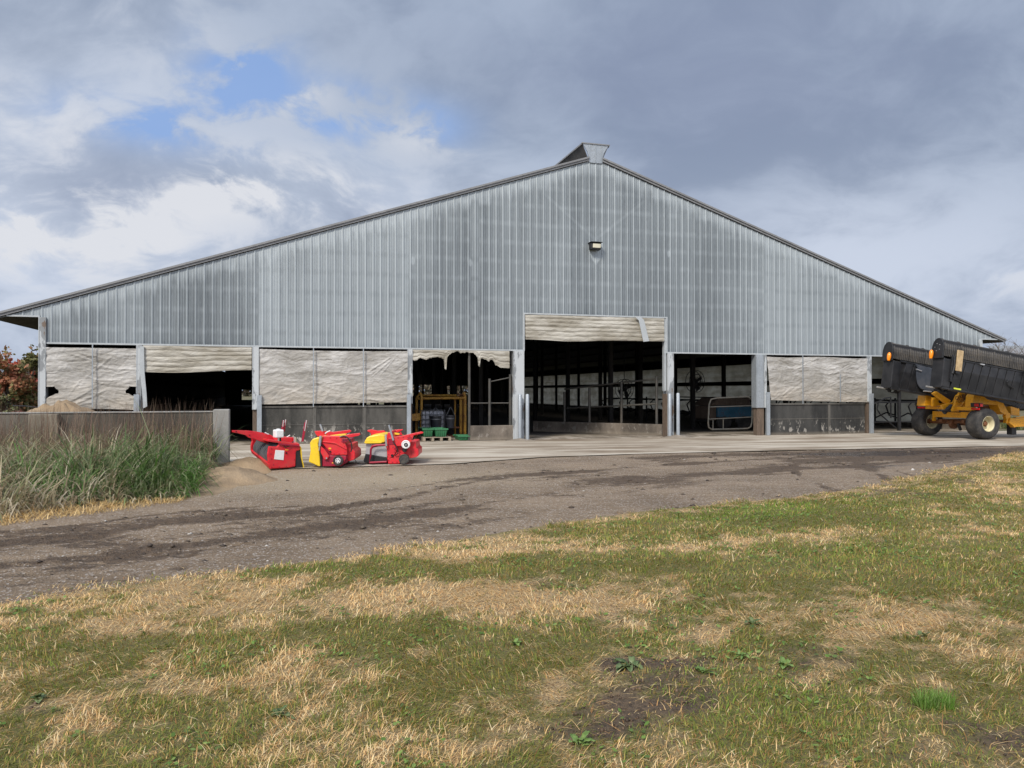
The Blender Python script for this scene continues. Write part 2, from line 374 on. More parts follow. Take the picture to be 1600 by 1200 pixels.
M['side_curtain'] = mat_tarp('thin_side_curtain', (.22, .20, .155), (.36, .34, .28), .82, True)
def mat_conc(name, dark, pale, chips=1.0, streaks=True, sx=1.0):
    m, g, b, o = mat_base(name); v = coords(g); x, y, z = g.xyz(v)
    n = g.noise(g.scale(v, 1.6*sx, 1.6, .5), 1.0, 5, .6); st = g.noise(g.scale(v, 4*sx, 4, .8), 1.0, 5, .7); f = g.noise(v, 26, 4, .7)
    t = g.m('ADD', g.m('MULTIPLY', n, .7), g.m('MULTIPLY', st, .3))
    c = g.mix(g.ramp(t, .36, .66), dark, pale)
    c = g.mix(g.m('MULTIPLY', g.ramp(f, .5, .8), .3), c, tuple(p*1.3 for p in pale))
    if chips:
        ch = g.noise(g.scale(v, 6, 6, 3.4), 1.0, 5, .7)
        lowm = g.ramp(z, .75, .15)
        c = g.mix(g.m('MULTIPLY', g.m('MULTIPLY', g.ramp(ch, .56, .60), lowm), chips), c, (.46, .44, .40))
        c = g.mix(g.m('MULTIPLY', g.ramp(z, .16, .02), .5), c, (.22, .19, .15))
    g.put(b.inputs['Base Color'], c); b.inputs['Roughness'].default_value = .85
    bump(g, b, g.m('ADD', f, st), .4, .01); return m
M['barn_concrete'] = mat_conc('stained_black_concrete', (.024, .024, .022), (.085, .082, .075), .8)
M['barn_concrete_b'] = mat_conc('stained_dark_concrete', (.014, .015, .016), (.055, .055, .053), .55)
M['curb'] = mat_conc('dirty_curb', (.05, .042, .034), (.20, .17, .14), .2, sx=.5)
M['joint'] = mat_conc('pale_joint_concrete', (.05, .048, .044), (.13, .125, .115), .3)
M['old_wall'] = mat_conc('old_wall_concrete', (.030, .027, .022), (.135, .125, .105), 0, sx=.4)
M['wall_post'] = mat_conc('grey_post_concrete', (.17, .17, .16), (.30, .295, .28), 0)
def mat_sand():
    m, g, b, o = mat_base('damp_sand'); v = coords(g)
    n = g.noise(v, 1.4, 5, .6); f = g.noise(v, 22, 5, .7)
    c = g.mix(g.ramp(n, .3, .7), (.17, .12, .072), (.31, .23, .145))
    c = g.mix(g.m('MULTIPLY', g.ramp(f, .52, .7), .5), c, (.16, .12, .08))
    g.put(b.inputs['Base Color'], c); b.inputs['Roughness'].default_value = .95
    bump(g, b, g.m('ADD', f, g.m('MULTIPLY', n, 2)), .8, .03); return m
M['sand'] = mat_sand()
def mat_blade(name, tr=.3, rough=.6):
    m, g, b, o = mat_base(name)
    c = g.n('ShaderNodeAttribute', attribute_name='Col').outputs['Color']
    g.put(b.inputs['Base Color'], c); b.inputs['Roughness'].default_value = rough
    t = g.n('ShaderNodeBsdfTranslucent'); g.put(t.inputs[0], c)
    mx = g.n('ShaderNodeMixShader'); mx.inputs[0].default_value = tr
    g.nt.links.new(b.outputs[0], mx.inputs[1]); g.nt.links.new(t.outputs[0], mx.inputs[2]); g.nt.links.new(mx.outputs[0], o.inputs[0])
    return m
M['blade'] = mat_blade('grass_blades', .42); M['leaf'] = mat_blade('leaves', .25)

# ---------------------------------------------------------------- ground sheets
TH = math.atan(.2943)                                   # the barn front is turned this much from the picture plane
BX, BY = 2.764, 25.458                                  # its middle, on the ground
def bw(s, d, z=0): return Vector((BX + s*math.cos(TH) - d*math.sin(TH), BY + s*math.sin(TH) + d*math.cos(TH), z))
A_PX = [(-700, 1080), (-300, 1005), (0, 948), (130, 928), (300, 905), (430, 888), (600, 868), (700, 850), (850, 824), (1000, 802), (1150, 787), (1270, 777), (1380, 758), (1480, 733), (1560, 714), (1600, 708)]
A_W = [gp(*p) for p in A_PX] + [Vector((17, 21.5, 0)), Vector((26, 24, 0)), Vector((45, 29, 0))]
C_PX = [(-700, 905), (-300, 862), (0, 822), (150, 803), (330, 779), (400, 752), (430, 734), (560, 730), (700, 726), (850, 715), (1000, 710), (1200, 705), (1400, 701), (1600, 697)]
C_W = [gp(*p) for p in C_PX] + [Vector((22.5, 26.9, 0)), Vector((32, 30, 0)), Vector((50, 36, 0))]
def resample(pts, n):
    P_ = np.array([(p.x, p.y) for p in pts]); d = np.r_[0, np.cumsum(np.hypot(*np.diff(P_, axis=0).T))]
    # denser where near the camera
    cen = (P_[1:]+P_[:-1])/2; w = np.diff(d)/np.maximum(4, np.hypot(cen[:, 0], cen[:, 1]))
    cw = np.r_[0, np.cumsum(w)]; t = np.interp(np.linspace(0, cw[-1], n), cw, d)
    return np.c_[np.interp(t, d, P_[:, 0]), np.interp(t, d, P_[:, 1])]
def sheet(name, lo, hi, nu, nv, zf, mat, attr=None, tpow=1.0):
    a = resample(lo, nu); b = resample(hi, nu); t = (np.linspace(0, 1, nv)**tpow)[:, None, None]
    P_ = a[None]*(1-t) + b[None]*t; X = P_[..., 0].ravel(); Y = P_[..., 1].ravel()
    V = np.c_[X, Y, zf(X, Y)]
    i = np.arange(nu-1); j = np.arange(nv-1); I, J = np.meshgrid(i, j); q = (J*nu+I).ravel()
    Fq = np.c_[q, q+1, q+nu+1, q+nu]
    o = np_mesh(name, V, Fq, mat, attrs=attr(X, Y) if attr else None, smooth=True)
    return o
def dist_poly(X, Y, pts):
    best = np.full(X.shape, 1e9)
    for p, q in zip(pts[:-1], pts[1:]):
        dx_, dy_ = q.x-p.x, q.y-p.y; L2 = dx_*dx_+dy_*dy_
        t = np.clip(((X-p.x)*dx_ + (Y-p.y)*dy_)/L2, 0, 1)
        best = np.minimum(best, np.hypot(X-p.x-t*dx_, Y-p.y-t*dy_))
    return best
TRACKS = [([(-200, 865), (0, 848), (120, 838), (230, 820), (330, 812), (480, 797), (620, 780), (700, 760), (790, 745), (900, 737), (1100, 722), (1300, 712)], .24, .85),
          ([(-200, 925), (0, 880), (150, 868), (260, 852), (330, 846), (480, 826), (700, 795), (900, 765), (1000, 750), (1200, 735), (1330, 728), (1500, 712)], .26, .85),
          ([(0, 832), (140, 826), (260, 812), (420, 800)], .16, .6), ([(-100, 905), (80, 868), (250, 842), (450, 815), (600, 800)], .10, .5), ([(300, 850), (560, 815), (760, 785), (900, 775)], .10, .45), ([(560, 772), (700, 752), (800, 738), (950, 728)], .14, .6), ([(900, 760), (1080, 742), (1240, 730)], .6, .75), ([(700, 752), (800, 742), (870, 738)], .35, .8), ([(940, 752), (1010, 746)], .45, .9), ([(0, 860), (200, 845), (330, 832)], .5, .35),
          ([(-100, 1000), (120, 915), (330, 880), (560, 852), (700, 820), (900, 790)], .12, .45),
          ([(640, 792), (760, 770), (860, 775), (1000, 765), (1130, 748)], .25, .6),
          ([(1240, 725), (1250, 745), (1300, 765), (1380, 780)], .14, .8), ([(1345, 722), (1370, 740), (1420, 765)], .14, .8), ([(1400, 735), (1450, 750), (1500, 765)], .12, .6),
          ([(1000, 716), (1200, 709), (1400, 705), (1620, 700)], .45, .8), ([(1250, 720), (1400, 714), (1600, 706)], .6, .8)]
def offset_track(t, o): return [(x, y+o*(y-610)/230) for x, y in t]
for base_ in (0, 1):
    for o, a_ in ((-16, .62), (-10, .5), (11, .6), (17, .45), (28, .35)): TRACKS.append((offset_track(TRACKS[base_][0], o), .045, a_))
TR_W = [([gp(*p) for p in t], w, a) for t, w, a in TRACKS]
def mud_amt(X, Y):
    m = np.zeros_like(X)
    wob = (fbm(X*.8, Y*.8, 5, 5)-.5)*.6; al = .35+1.2*fbm(X*.35+7, Y*1.2, 6, 3)
    for pts, w, a in TR_W:
        d = dist_poly(X, Y, pts) + wob
        m = np.maximum(m, a*al*np.exp(-(np.maximum(d, 0)/(w*.95))**2))
    wet = np.exp(-((X-11.5)/5.5)**2 - ((Y-19.7)/2.2)**2)
    return np.clip(m + wet*.75, 0, 1)
def road_z(X, Y):
    m = mud_amt(X, Y); c = fbm(X*7, Y*9, 3, 4)-.5
    near = np.clip(1.3-np.hypot(X, Y)/22, .25, 1)
    return .0 + (fbm(X*.5, Y*.5, 9)-.5)*.05 - m*.02 + (c*(.014+.08*m) + np.abs(fbm(X*14, Y*18, 8, 3)-.5)*.10*m)*near
def road_attr(X, Y):
    px, py = project(X, Y, 0*X)
    sandy = np.exp(-((px-420)/230)**2 - ((py-752)/22)**2) + .8*np.exp(-((px-620)/200)**2-((py-745)/14)**2)
    wet = .9*np.exp(-((px-1340)/120)**2-((py-709)/3.2)**2) + np.exp(-((px-1480)/120)**2-((py-705)/2.6)**2)*.8 + np.exp(-((px-1400)/170)**2-((py-727)/12)**2)*.45
    return {'mud': mud_amt(X, Y), 'sandy': np.clip(sandy, 0, 1), 'wet': np.clip(wet, 0, 1)}
def mat_road():
    m, g, b, o = mat_base('gravel_and_mud'); v = coords(g)
    A = lambda n: g.n('ShaderNodeAttribute', attribute_name=n).outputs['Fac']
    mud, sandy = A('mud'), A('sandy')
    n = g.noise(v, .7, 4); f = g.noise(v, 13, 8, .85); st = g.noise(g.vm('MULTIPLY', v, (.5, 2.2, 1)), 2.6, 7, .75, .5)
    vor = g.n('ShaderNodeTexVoronoi'); g.put(vor.inputs['Vector'], v); vor.inputs['Scale'].default_value = 55
    c = g.mix(g.ramp(g.m('ADD', g.m('MULTIPLY', n, .5), g.m('MULTIPLY', st, .5)), .35, .65), (.150, .108, .070), (.275, .208, .142))
    c = g.mix(g.m('MULTIPLY', sandy, .8), c, g.mix(n, (.27, .215, .14), (.40, .325, .225)))
    c = g.mix(g.ramp(f, .50, .68, 0, .7), c, (.095, .068, .045))
    spk = g.n('ShaderNodeTexWhiteNoise'); g.put(spk.inputs['Vector'], vor.outputs['Color'])
    c = g.mix(g.m('MULTIPLY', g.ramp(spk.outputs['Value'], .86, .9), .6), c, (.48, .45, .42))
    mm = g.ramp(g.m('ADD', mud, g.m('MULTIPLY', g.m('SUBTRACT', g.m('ADD', g.m('MULTIPLY', st, .5), g.m('MULTIPLY', g.noise(g.vm('MULTIPLY', v, (2.2, 6.5, 1)), 1.6, 7, .85), .5)), .5), 4.0)), .36, .60)
    c = g.mix(g.m('MULTIPLY', mm, .88), c, g.mix(g.ramp(f, .35, .65), (.032, .019, .011), (.105, .068, .040)))
    wt = g.ramp(g.m('ADD', A('wet'), g.m('MULTIPLY', g.m('SUBTRACT', st, .5), 1.1)), .42, .55)
    c = g.mix(g.m('MULTIPLY', wt, .75), c, (.045, .035, .03)); g.put(b.inputs['Base Color'], c); g.put(b.inputs['Roughness'], g.m('SUBTRACT', g.m('SUBTRACT', .95, g.m('MULTIPLY', mm, .12)), g.m('MULTIPLY', wt, .62)))
    bump(g, b, g.m('ADD', g.m('ADD', f, g.m('MULTIPLY', vor.outputs['Distance'], .5)), g.m('MULTIPLY', st, .6)), .8, .05); return m
A_in = [Vector((p.x*1.0, p.y-.9, 0)) for p in A_W]
C_out = [p + Vector((-.1, .5, 0)) for p in C_W]
tag(sheet('dirt_road', A_in, C_out, 760, 190, road_z, mat_road(), road_attr), kind='structure')

def mat_ground():
    m, g, b, o = mat_base('field_soil_and_turf'); v = coords(g)
    n = g.noise(v, .25, 5); f = g.noise(v, 6, 5, .7)
    c = g.mix(g.ramp(n, .4, .62), (.055, .065, .022), (.15, .12, .065)); c = g.mix(g.ramp(f, .45, .7, 0, .6), c, (.06, .045, .03))
    g.put(b.inputs['Base Color'], c); b.inputs['Roughness'].default_value = 1; bump(g, b, f, .6, .04); return m
MBg = MB(); MBg.add([(-900, -300, -.12), (900, -300, -.12), (900, 1500, -.12), (-900, 1500, -.12)], [(0, 1, 2, 3)])
tag(MBg.build('ground', mat_ground()), kind='structure')

def lawn_z(X, Y):
    d = dist_poly(X, Y, A_W); return .012 + np.minimum(.06, d*.03) + (fbm(X*1.1, Y*1.1, 21)-.5)*.07*np.clip(d, 0, 1) + (fbm(X*6, Y*6, 22)-.5)*.02
LOW = [Vector((p.x*1.15 if abs(p.x) > 3 else p.x, -2.0, 0)) for p in A_W]
LOW = [Vector((-14 + 60*i/(len(A_W)-1), -2.0, 0)) for i in range(len(A_W))]
# patches of the lawn: tone 0 green .. 1 straw, plus bare soil
STRAW = [(470, 945, 420, 34, 1), (820, 955, 260, 28, .9), (120, 985, 240, 22, .6), (980, 863, 330, 9, .9), (760, 868, 120, 14, .8), (1290, 850, 62, 11, 1.2), (1430, 985, 150, 30, .95), (1280, 950, 90, 18, .6),
         (1130, 878, 120, 6, .6), (600, 1170, 70, 35, .6), (110, 1150, 40, 20, .6), (750, 1190, 100, 20, .4), (1560, 760, 60, 30, .6), (1480, 800, 60, 12, .5), (1120, 1005, 40, 14, .9), (505, 1078, 30, 12, .8), (990, 1110, 60, 40, .5),
         (890, 1120, 60, 60, .6), (1170, 800, 120, 10, .3), (1230, 1090, 60, 40, .4), (1540, 850, 80, 20, .35), (1500, 1030, 130, 25, .4), (250, 1085, 120, 25, .45)]
GREEN = [(1210, 812, 200, 22, 1.1), (500, 892, 110, 10, 1.3), (900, 900, 260, 14, 1.0), (1300, 900, 300, 26, .9), (600, 1010, 300, 22, .8), (1040, 880, 190, 10, .6), (60, 975, 90, 12, .8), (1250, 1130, 120, 45, .9), (1100, 1020, 120, 20, .6), (1500, 930, 100, 30, .6), (800, 1060, 200, 40, .3)]
BARE = [(1030, 1120, 130, 42, 1.0), (1580, 1180, 110, 35, 1.1), (930, 1170, 130, 30, .9), (1060, 1060, 70, 14, .9), (960, 1060, 40, 18, .8), (1330, 1035, 130, 20, .5), (1000, 1055, 80, 25, .45), (60, 1130, 60, 20, .5), (1420, 775, 60, 12, .5), (1500, 745, 60, 12, .7), (1330, 772, 50, 7, .6), (1560, 735, 60, 10, .4)]
def blobs(px, py, L_):
    r = np.zeros_like(px)
    for x, y, rx, ry, a in L_: r = r + a*np.exp(-((px-x)/rx)**2*1.2-((py-y)/ry)**2*1.2)
    return r
def lawn_fields(X, Y):
    Ys = np.maximum(Y, 1.2); px, py = project(X, Ys, np.zeros_like(X))
    px = px + (fbm(X*1.3, Y*1.3, 31)-.5)*90; py = py + (fbm(X*1.7+9, Y*1.7, 32)-.5)*34
    edge = np.exp(-(dist_poly(X, Y, A_W)/(.22+Y*.02))**2)
    n = fbm(X*1.6, Y*1.6, 33, 4)-.5; n2 = fbm(X*4, Y*4, 35, 3)-.5
    st = blobs(px, py, STRAW) - .75*blobs(px, py, GREEN) + edge*.6 + n*.9 + n2*1.5 + (fbm(X*13, Y*13, 39, 2)-.5)*1.5 + .14*np.clip((py-880)/150, 0, 1) + .0
    ba = blobs(px, py, BARE) + (fbm(X*2.3+4, Y*2.3, 36)-.5)*.9 + (fbm(X*9+4, Y*9, 38)-.5)*1.1 - .12
    vivid = blobs(px, py, [(1180, 805, 170, 22, 1), (500, 892, 110, 10, 1), (1230, 1120, 120, 45, .5), (1100, 870, 200, 10, .35), (1360, 880, 160, 20, .3)])
    return np.clip(st, 0, 1), np.clip(ba, 0, 1), np.clip(vivid, 0, 1)
def lawn_attr(X, Y):
    s, b_, v = lawn_fields(X, Y); return {'straw': s, 'bare': b_}
def mat_lawn():
    m, g, b, o = mat_base('lawn_thatch'); v = coords(g)
    A = lambda n: g.n('ShaderNodeAttribute', attribute_name=n).outputs['Fac']
    f = g.noise(v, 30, 6, .75); f2 = g.noise(g.scale(v, 1, .6, 1), 70, 4, .7)
    gr = g.mix(f, (.07, .065, .015), (.24, .22, .06)); st = g.mix(f2, (.22, .15, .075), (.60, .44, .24))
    c = g.mix(A('straw'), gr, st); c = g.mix(g.ramp(A('bare'), .05, .9, 0, .95), c, g.mix(g.ramp(f, .3, .7), (.035, .021, .013), (.16, .11, .07)))
    c = g.mix(g.ramp(f2, .35, .55, .55, 0), c, (.035, .028, .018))
    g.put(b.inputs['Base Color'], c); b.inputs['Roughness'].default_value = 1; bump(g, b, g.m('ADD', f, f2), .9, .03); return m
tag(sheet('lawn', LOW, [p + Vector((0, .05, 0)) for p in A_W], 520, 260, lawn_z, mat_lawn(), lawn_attr), kind='structure')

def mat_apron(name='scraped_concrete', k=1.0):
    m, g, b, o = mat_base(name); v = coords(g)
    mp = g.n('ShaderNodeMapping'); mp.inputs['Rotation'].default_value = (0, 0, -TH*.6); g.put(mp.inputs[0], v); r = mp.outputs[0]
    band = g.noise(g.scale(r, .14, 1.5, 1), 1.0, 6, .66, .9); big = g.noise(r, .3, 3); f = g.noise(v, 18, 5, .7)
    band2 = g.noise(g.scale(r, .5, 4.5, 1), 1.0, 5, .7, .6)
    t = g.m('ADD', g.m('MULTIPLY', band, .55), g.m('ADD', g.m('MULTIPLY', big, .2), g.m('MULTIPLY', band2, .25)))
    c = g.mix(g.ramp(t, .42, .58), tuple(k*q for q in (.17, .13, .09)), tuple(k*q for q in (.44, .40, .335)))
    c = g.mix(g.m('MULTIPLY', g.ramp(f, .52, .75), .4), c, (.17, .14, .11))
    g.put(b.inputs['Base Color'], c); b.inputs['Roughness'].default_value = .9; bump(g, b, f, .25, .01); return m
fa = [bw(s, -.0) for s in np.linspace(-12, 30, len(C_W)-4)]
cw = C_W[6:]; far = [bw(s, -.01) for s in np.linspace(-13.5, 44, len(cw))]
tag(sheet('concrete_apron', cw, far, 200, 40, lambda X, Y: .018 + 0*X, mat_apron()), kind='structure')

# ---------------------------------------------------------------- grass blades
def blades(name, X, Y, Z, length, width, lean, azim, col, mat, curl=.5):
    """three-segment tapered blades, one colour each, as one mesh"""
    n = len(X); cx, cy = np.cos(azim), np.sin(azim); px_, py_ = -cy, cx
    V = np.zeros((n, 7, 3), np.float32); hs = [0, .38, .72, 1.0]; ws = [1, .85, .5, 0]
    k = 0
    for h, w in zip(hs, ws):
        ang = lean*(1-curl) + lean*curl*2*h; ang = np.minimum(ang, 2.4)
        if h == 0: cxo, czo = np.zeros(n), np.zeros(n); last = 0
        else:
            dl = (h-last)*length; cxo = cxo + dl*np.sin(ang); czo = czo + dl*np.cos(ang); last = h
        bx, by, bz = X + cx*cxo, Y + cy*cxo, Z + czo
        if w:
            for sg in (-1, 1):
                V[:, k, 0] = bx + sg*px_*width*w/2; V[:, k, 1] = by + sg*py_*width*w/2; V[:, k, 2] = bz; k += 1
        else:
            V[:, k, 0] = bx; V[:, k, 1] = by; V[:, k, 2] = bz; k += 1
    b0 = (np.arange(n)*7)[:, None]
    tri = np.array([[0, 1, 3], [0, 3, 2], [2, 3, 5], [2, 5, 4], [4, 5, 6]]); Fq = (b0[:, :, None] + tri[None]).reshape(-1, 3)
    C = np.repeat(col, 7, axis=0)
    return np_mesh(name, V.reshape(-1, 3), Fq, mat, col=C)
def in_lawn(X, Y):
    ax = np.array([p.x for p in A_W]); ay = np.array([p.y for p in A_W]); return Y < np.interp(X, ax, ay) + (fbm(X*1.3, Y*1.3, 77, 4)-.5)*1.1 + (fbm(X*6, Y*6, 78, 2)-.5)*.5 - .02 + RNG.exponential(.07, len(X))
def palette(n, cols, jit=.18):
    c = np.array(cols)[RNG.integers(0, len(cols), n)]; return c*(1 + (RNG.random((n, 1))-.5)*2*jit)
GREENS = [(.14, .20, .022), (.19, .25, .03), (.26, .28, .05), (.34, .31, .07), (.11, .16, .025)]
OLIVES = [(.36, .25, .06), (.30, .22, .05), (.42, .27, .09), (.30, .15, .05)]
STRAWS = [(.80, .57, .28), (.70, .48, .22), (.84, .70, .42), (.50, .28, .11), (.76, .52, .24), (.82, .61, .31)]
VIV = [(.17, .27, .025), (.22, .32, .035), (.15, .22, .02)]
def make_lawn():
    N = 1150000
    u = (RNG.random(N)-.5)*2*1.05
    r = RNG.random(N); e = .70; z0, z1 = 2.5, 24.0
    Zc = (z0**e + r*(z1**e - z0**e))**(1/e)
    X = u*Zc; Y = Zc
    ok = in_lawn(X, Y); X, Y = X[ok], Y[ok]
    st, ba, vi = lawn_fields(X, Y)
    keep = RNG.random(len(X)) > np.clip(ba*1.05, 0, .80); X, Y, st, ba, vi = X[keep], Y[keep], st[keep], ba[keep], vi[keep]
    n = len(X); Z = lawn_z(X, Y) - .004
    is_st = RNG.random(n) < (.07 + .89*np.clip(st*1.5-.12, 0, 1)); is_ol = (~is_st) & (RNG.random(n) < .35 + .2*st)
    col = palette(n, GREENS); v = RNG.random(n) < vi*.8; col[v] = palette(v.sum(), VIV)
    col[is_ol & ~v] = palette((is_ol & ~v).sum(), OLIVES); col[is_st] = palette(is_st.sum(), STRAWS)
    far_ = (Y/3)**.55
    ln = (.014 + .046*RNG.random(n)**1.9)*(1+.10*(far_-1)); ln[is_st] *= 1.25
    tall = RNG.random(n) < .005; ln[tall] *= 2.2
    clump = fbm(X*3.5, Y*3.5, 41, 3); ln *= .6 + clump*.9
    wd = (.0024 + .0020*RNG.random(n))*far_**1.25
    lean = .35 + RNG.random(n)*1.15; lean[is_st] += .30; lean = lean + ba*.3
    azm = fbm(X*.9, Y*.9, 43)*12 + (RNG.random(n)-.5)*4.5
    tag(blades('lawn_grass', X, Y, Z, ln, wd, lean, azm, col, M['blade']), 'short patchy lawn of green and straw coloured blades in the foreground', 'grass', kind='stuff')
    # loose dead stalks lying on top
    N = 7500; u = (RNG.random(N)-.5)*1.7; Zc = 2.6 + 10*RNG.random(N)**1.3; X = u*Zc; Y = Zc; ok = in_lawn(X, Y); X, Y = X[ok], Y[ok]
    st, ba, vi = lawn_fields(X, Y); k = RNG.random(len(X)) < .18 + .8*np.maximum(st*.7, ba); X, Y = X[k], Y[k]; n = len(X)
    tag(blades('straw_litter', X, Y, lawn_z(X, Y)+.015+.02*RNG.random(n), .04+.10*RNG.random(n)**2, .0018+.0012*(Y/4), 1.35+.25*RNG.random(n), RNG.random(n)*6.28, palette(n, STRAWS, .12)*1.1, M['blade'], .12), 'dry pale stalks lying loose over the lawn', 'straw', kind='stuff')
make_lawn()
def clover():
    N = 90000; u = (RNG.random(N)-.5)*1.9; Y = 2.6 + 9*RNG.random(N)**1.2; X = u*Y; ok = in_lawn(X, Y) & (fbm(X*2.2, Y*2.2, 71, 3) > .56); X, Y = X[ok], Y[ok]
    st, ba, vi = lawn_fields(X, Y); k = RNG.random(len(X)) < (1-st)*.38*(1-ba*.6); X, Y = X[k], Y[k]; n = len(X); Z = lawn_z(X, Y)+.006+.022*RNG.random(n)
    s = (.004+.008*RNG.random(n))*(.8+Y/12); a = RNG.random(n)*6.28; t = (RNG.random((n, 2))-.5)*1.1
    V = np.zeros((n, 6, 3))
    for i in range(6):
        q = a+i*PI/3; r_ = s*(1.25 if i in (0, 3) else .8); dx_, dy_ = np.cos(q)*r_, np.sin(q)*r_
        V[:, i, 0] = X+dx_; V[:, i, 1] = Y+dy_; V[:, i, 2] = Z+dx_*t[:, 0]+dy_*t[:, 1]
    c = palette(n, [(.09, .17, .025), (.13, .22, .04), (.17, .25, .06), (.08, .13, .03)])
    tag(np_mesh('ground_leaves', V.reshape(-1, 3), np.arange(6*n).reshape(-1, 6), M['leaf'], col=np.repeat(c, 6, axis=0)), 'small round clover-like leaves mixed through the greener turf', 'ground cover', kind='stuff')
clover()
# ---------------------------------------------------------------- strip of dead grass and the weed bank before the old wall
WALLO = gp(346, 727); wall_dir = Vector((math.cos(TH), math.sin(TH), 0)); wall_back = Vector((-math.sin(TH), math.cos(TH), 0))
def wl(a, d, z=0): p = WALLO + wall_dir*a + wall_back*d; return Vector((p.x, p.y, z))
def bank():
    # ground rises gently from the road edge to the wall
    lo = [p + Vector((0, -.15, 0)) for p in C_W[:6]]; 
    hi = [wl(a, .12) for a in (-26, -16, -9.0, -6.2, -1.9, -.2)]
    def zf(X, Y):
        d = dist_poly(X, Y, C_W[:7]); return -.01 + np.clip(d-.2, 0, 4)*.07 + (fbm(X*2, Y*2, 51)-.5)*.08*np.clip(d*2, 0, 1)
    tag(sheet('verge', lo, hi, 160, 60, zf, M['sand']), kind='structure')
    lx = np.array([p.x for p in C_W[:7]]); ly = np.array([p.y for p in C_W[:7]])
    N = 210000
    a = -26 + 26*RNG.random(N)**.75; d = -9*RNG.random(N); X = WALLO.x + a*wall_dir.x + d*wall_back.x; Y = WALLO.y + a*wall_dir.y + d*wall_back.y
    e = Y - np.interp(X, lx, ly)
    ok = (e > .0) & (d < -.06); X, Y, e, a, d = X[ok], Y[ok], e[ok], a[ok], d[ok]
    px, py = project(X, Y, 0*X)
    # a sandy hollow and the mound by the post stay thin
    thin = np.exp(-((px-268)/24)**2-((py-765)/14)**2)*.9 + np.exp(-((px-345)/30)**2-((py-752)/30)**2)*.95
    k = (RNG.random(len(X)) > thin) & (px < 352) & (px > -500); X, Y, e, d, px, py = X[k], Y[k], e[k], d[k], px[k], py[k]
    near = e < np.clip(.95 - (px-150)/330, .42, 1.0)*(.6+.8*fbm(X*1.5, Y*1.5, 66))
    # dead strip
    i = near & (RNG.random(len(X)) < .95); n = i.sum()
    Z = -.02 + np.clip(e-.2, 0, 4)*.07
    tag(blades('dead_grass_strip', X[i], Y[i], Z[i], .06+.11*RNG.random(n), .007+.007*RNG.random(n), .6+.9*RNG.random(n), RNG.random(n)*6.28, palette(n, [(.62, .44, .19), (.52, .36, .16), (.68, .52, .27)]), M['blade']), 'bleached yellow grass along the edge of the dirt road below the weeds', 'grass', kind='stuff')
    i = (~near) & (RNG.random(len(X)) < .42); X, Y, e, d, px, py, Z = X[i], Y[i], e[i], d[i], px[i], py[i], Z[i]; n = len(X)
    cl = fbm(X*1.3, Y*1.3, 61, 3); hgt = np.clip((e-.1)*.36, .12, .66)*(.22+cl*1.5)
    hgt = hgt*(1+.45*np.exp(-((px-290)/60)**2)*np.clip(e/3, 0, 1)); vivid = np.exp(-((px-298)/17)**2-((py-764)/13)**2)*1.3 + np.exp(-((px-60)/70)**2-((py-782)/9)**2)*.7 + np.exp(-((px-240)/40)**2-((py-770)/8)**2)*.5
    hgt = hgt*(1-.62*np.clip(np.exp(-((px-300)/26)**2-((py-752)/24)**2), 0, 1))
    tone = fbm(X*1.1+3, Y*1.1, 62, 3) + (RNG.random(n)-.5)*.6 + .12 + .35*np.clip((150-px)/200, -.3, .5) - .12*np.exp(-((px-215)/70)**2)
    col = palette(n, [(.06, .105, .03), (.10, .15, .045), (.16, .20, .08), (.25, .28, .15)], .3)
    b_ = tone > .52; col[b_] = palette(b_.sum(), [(.32, .27, .16), (.42, .35, .23), (.24, .18, .11), (.24, .24, .13), (.52, .46, .34)])
    v = RNG.random(n) < vivid; col[v] = palette(v.sum(), [(.08, .17, .03), (.10, .20, .04)])
    azm = fbm(X*2.2, Y*2.2, 63)*14 + (RNG.random(n)-.5)*3.6 
    tag(blades('tall_weeds', X, Y, Z-.01, hgt*(.6+.8*RNG.random(n)), .010+.020*RNG.random(n)**1.5, .5+1.25*RNG.random(n), azm, col, M['blade'], 1.0), 'tangled bank of tall arching grass and weeds against the old wall', 'weeds', kind='stuff')
    # seed stalks
    m_ = 2600; j = RNG.choice(len(X), m_*2, replace=False); j = j[d[j] > -2.6]; n = len(j)
    V = blades('seed_stalks', X[j], Y[j], Z[j], .75+.55*RNG.random(n), .006+.004*RNG.random(n), .10+.25*RNG.random(n), RNG.random(n)*6.28, palette(n, [(.20, .13, .09), (.25, .18, .12), (.16, .10, .075)]), M['blade'], .6)
    tag(V, 'thin brown seed stalks standing above the weed bank', 'weeds', kind='stuff')
bank()
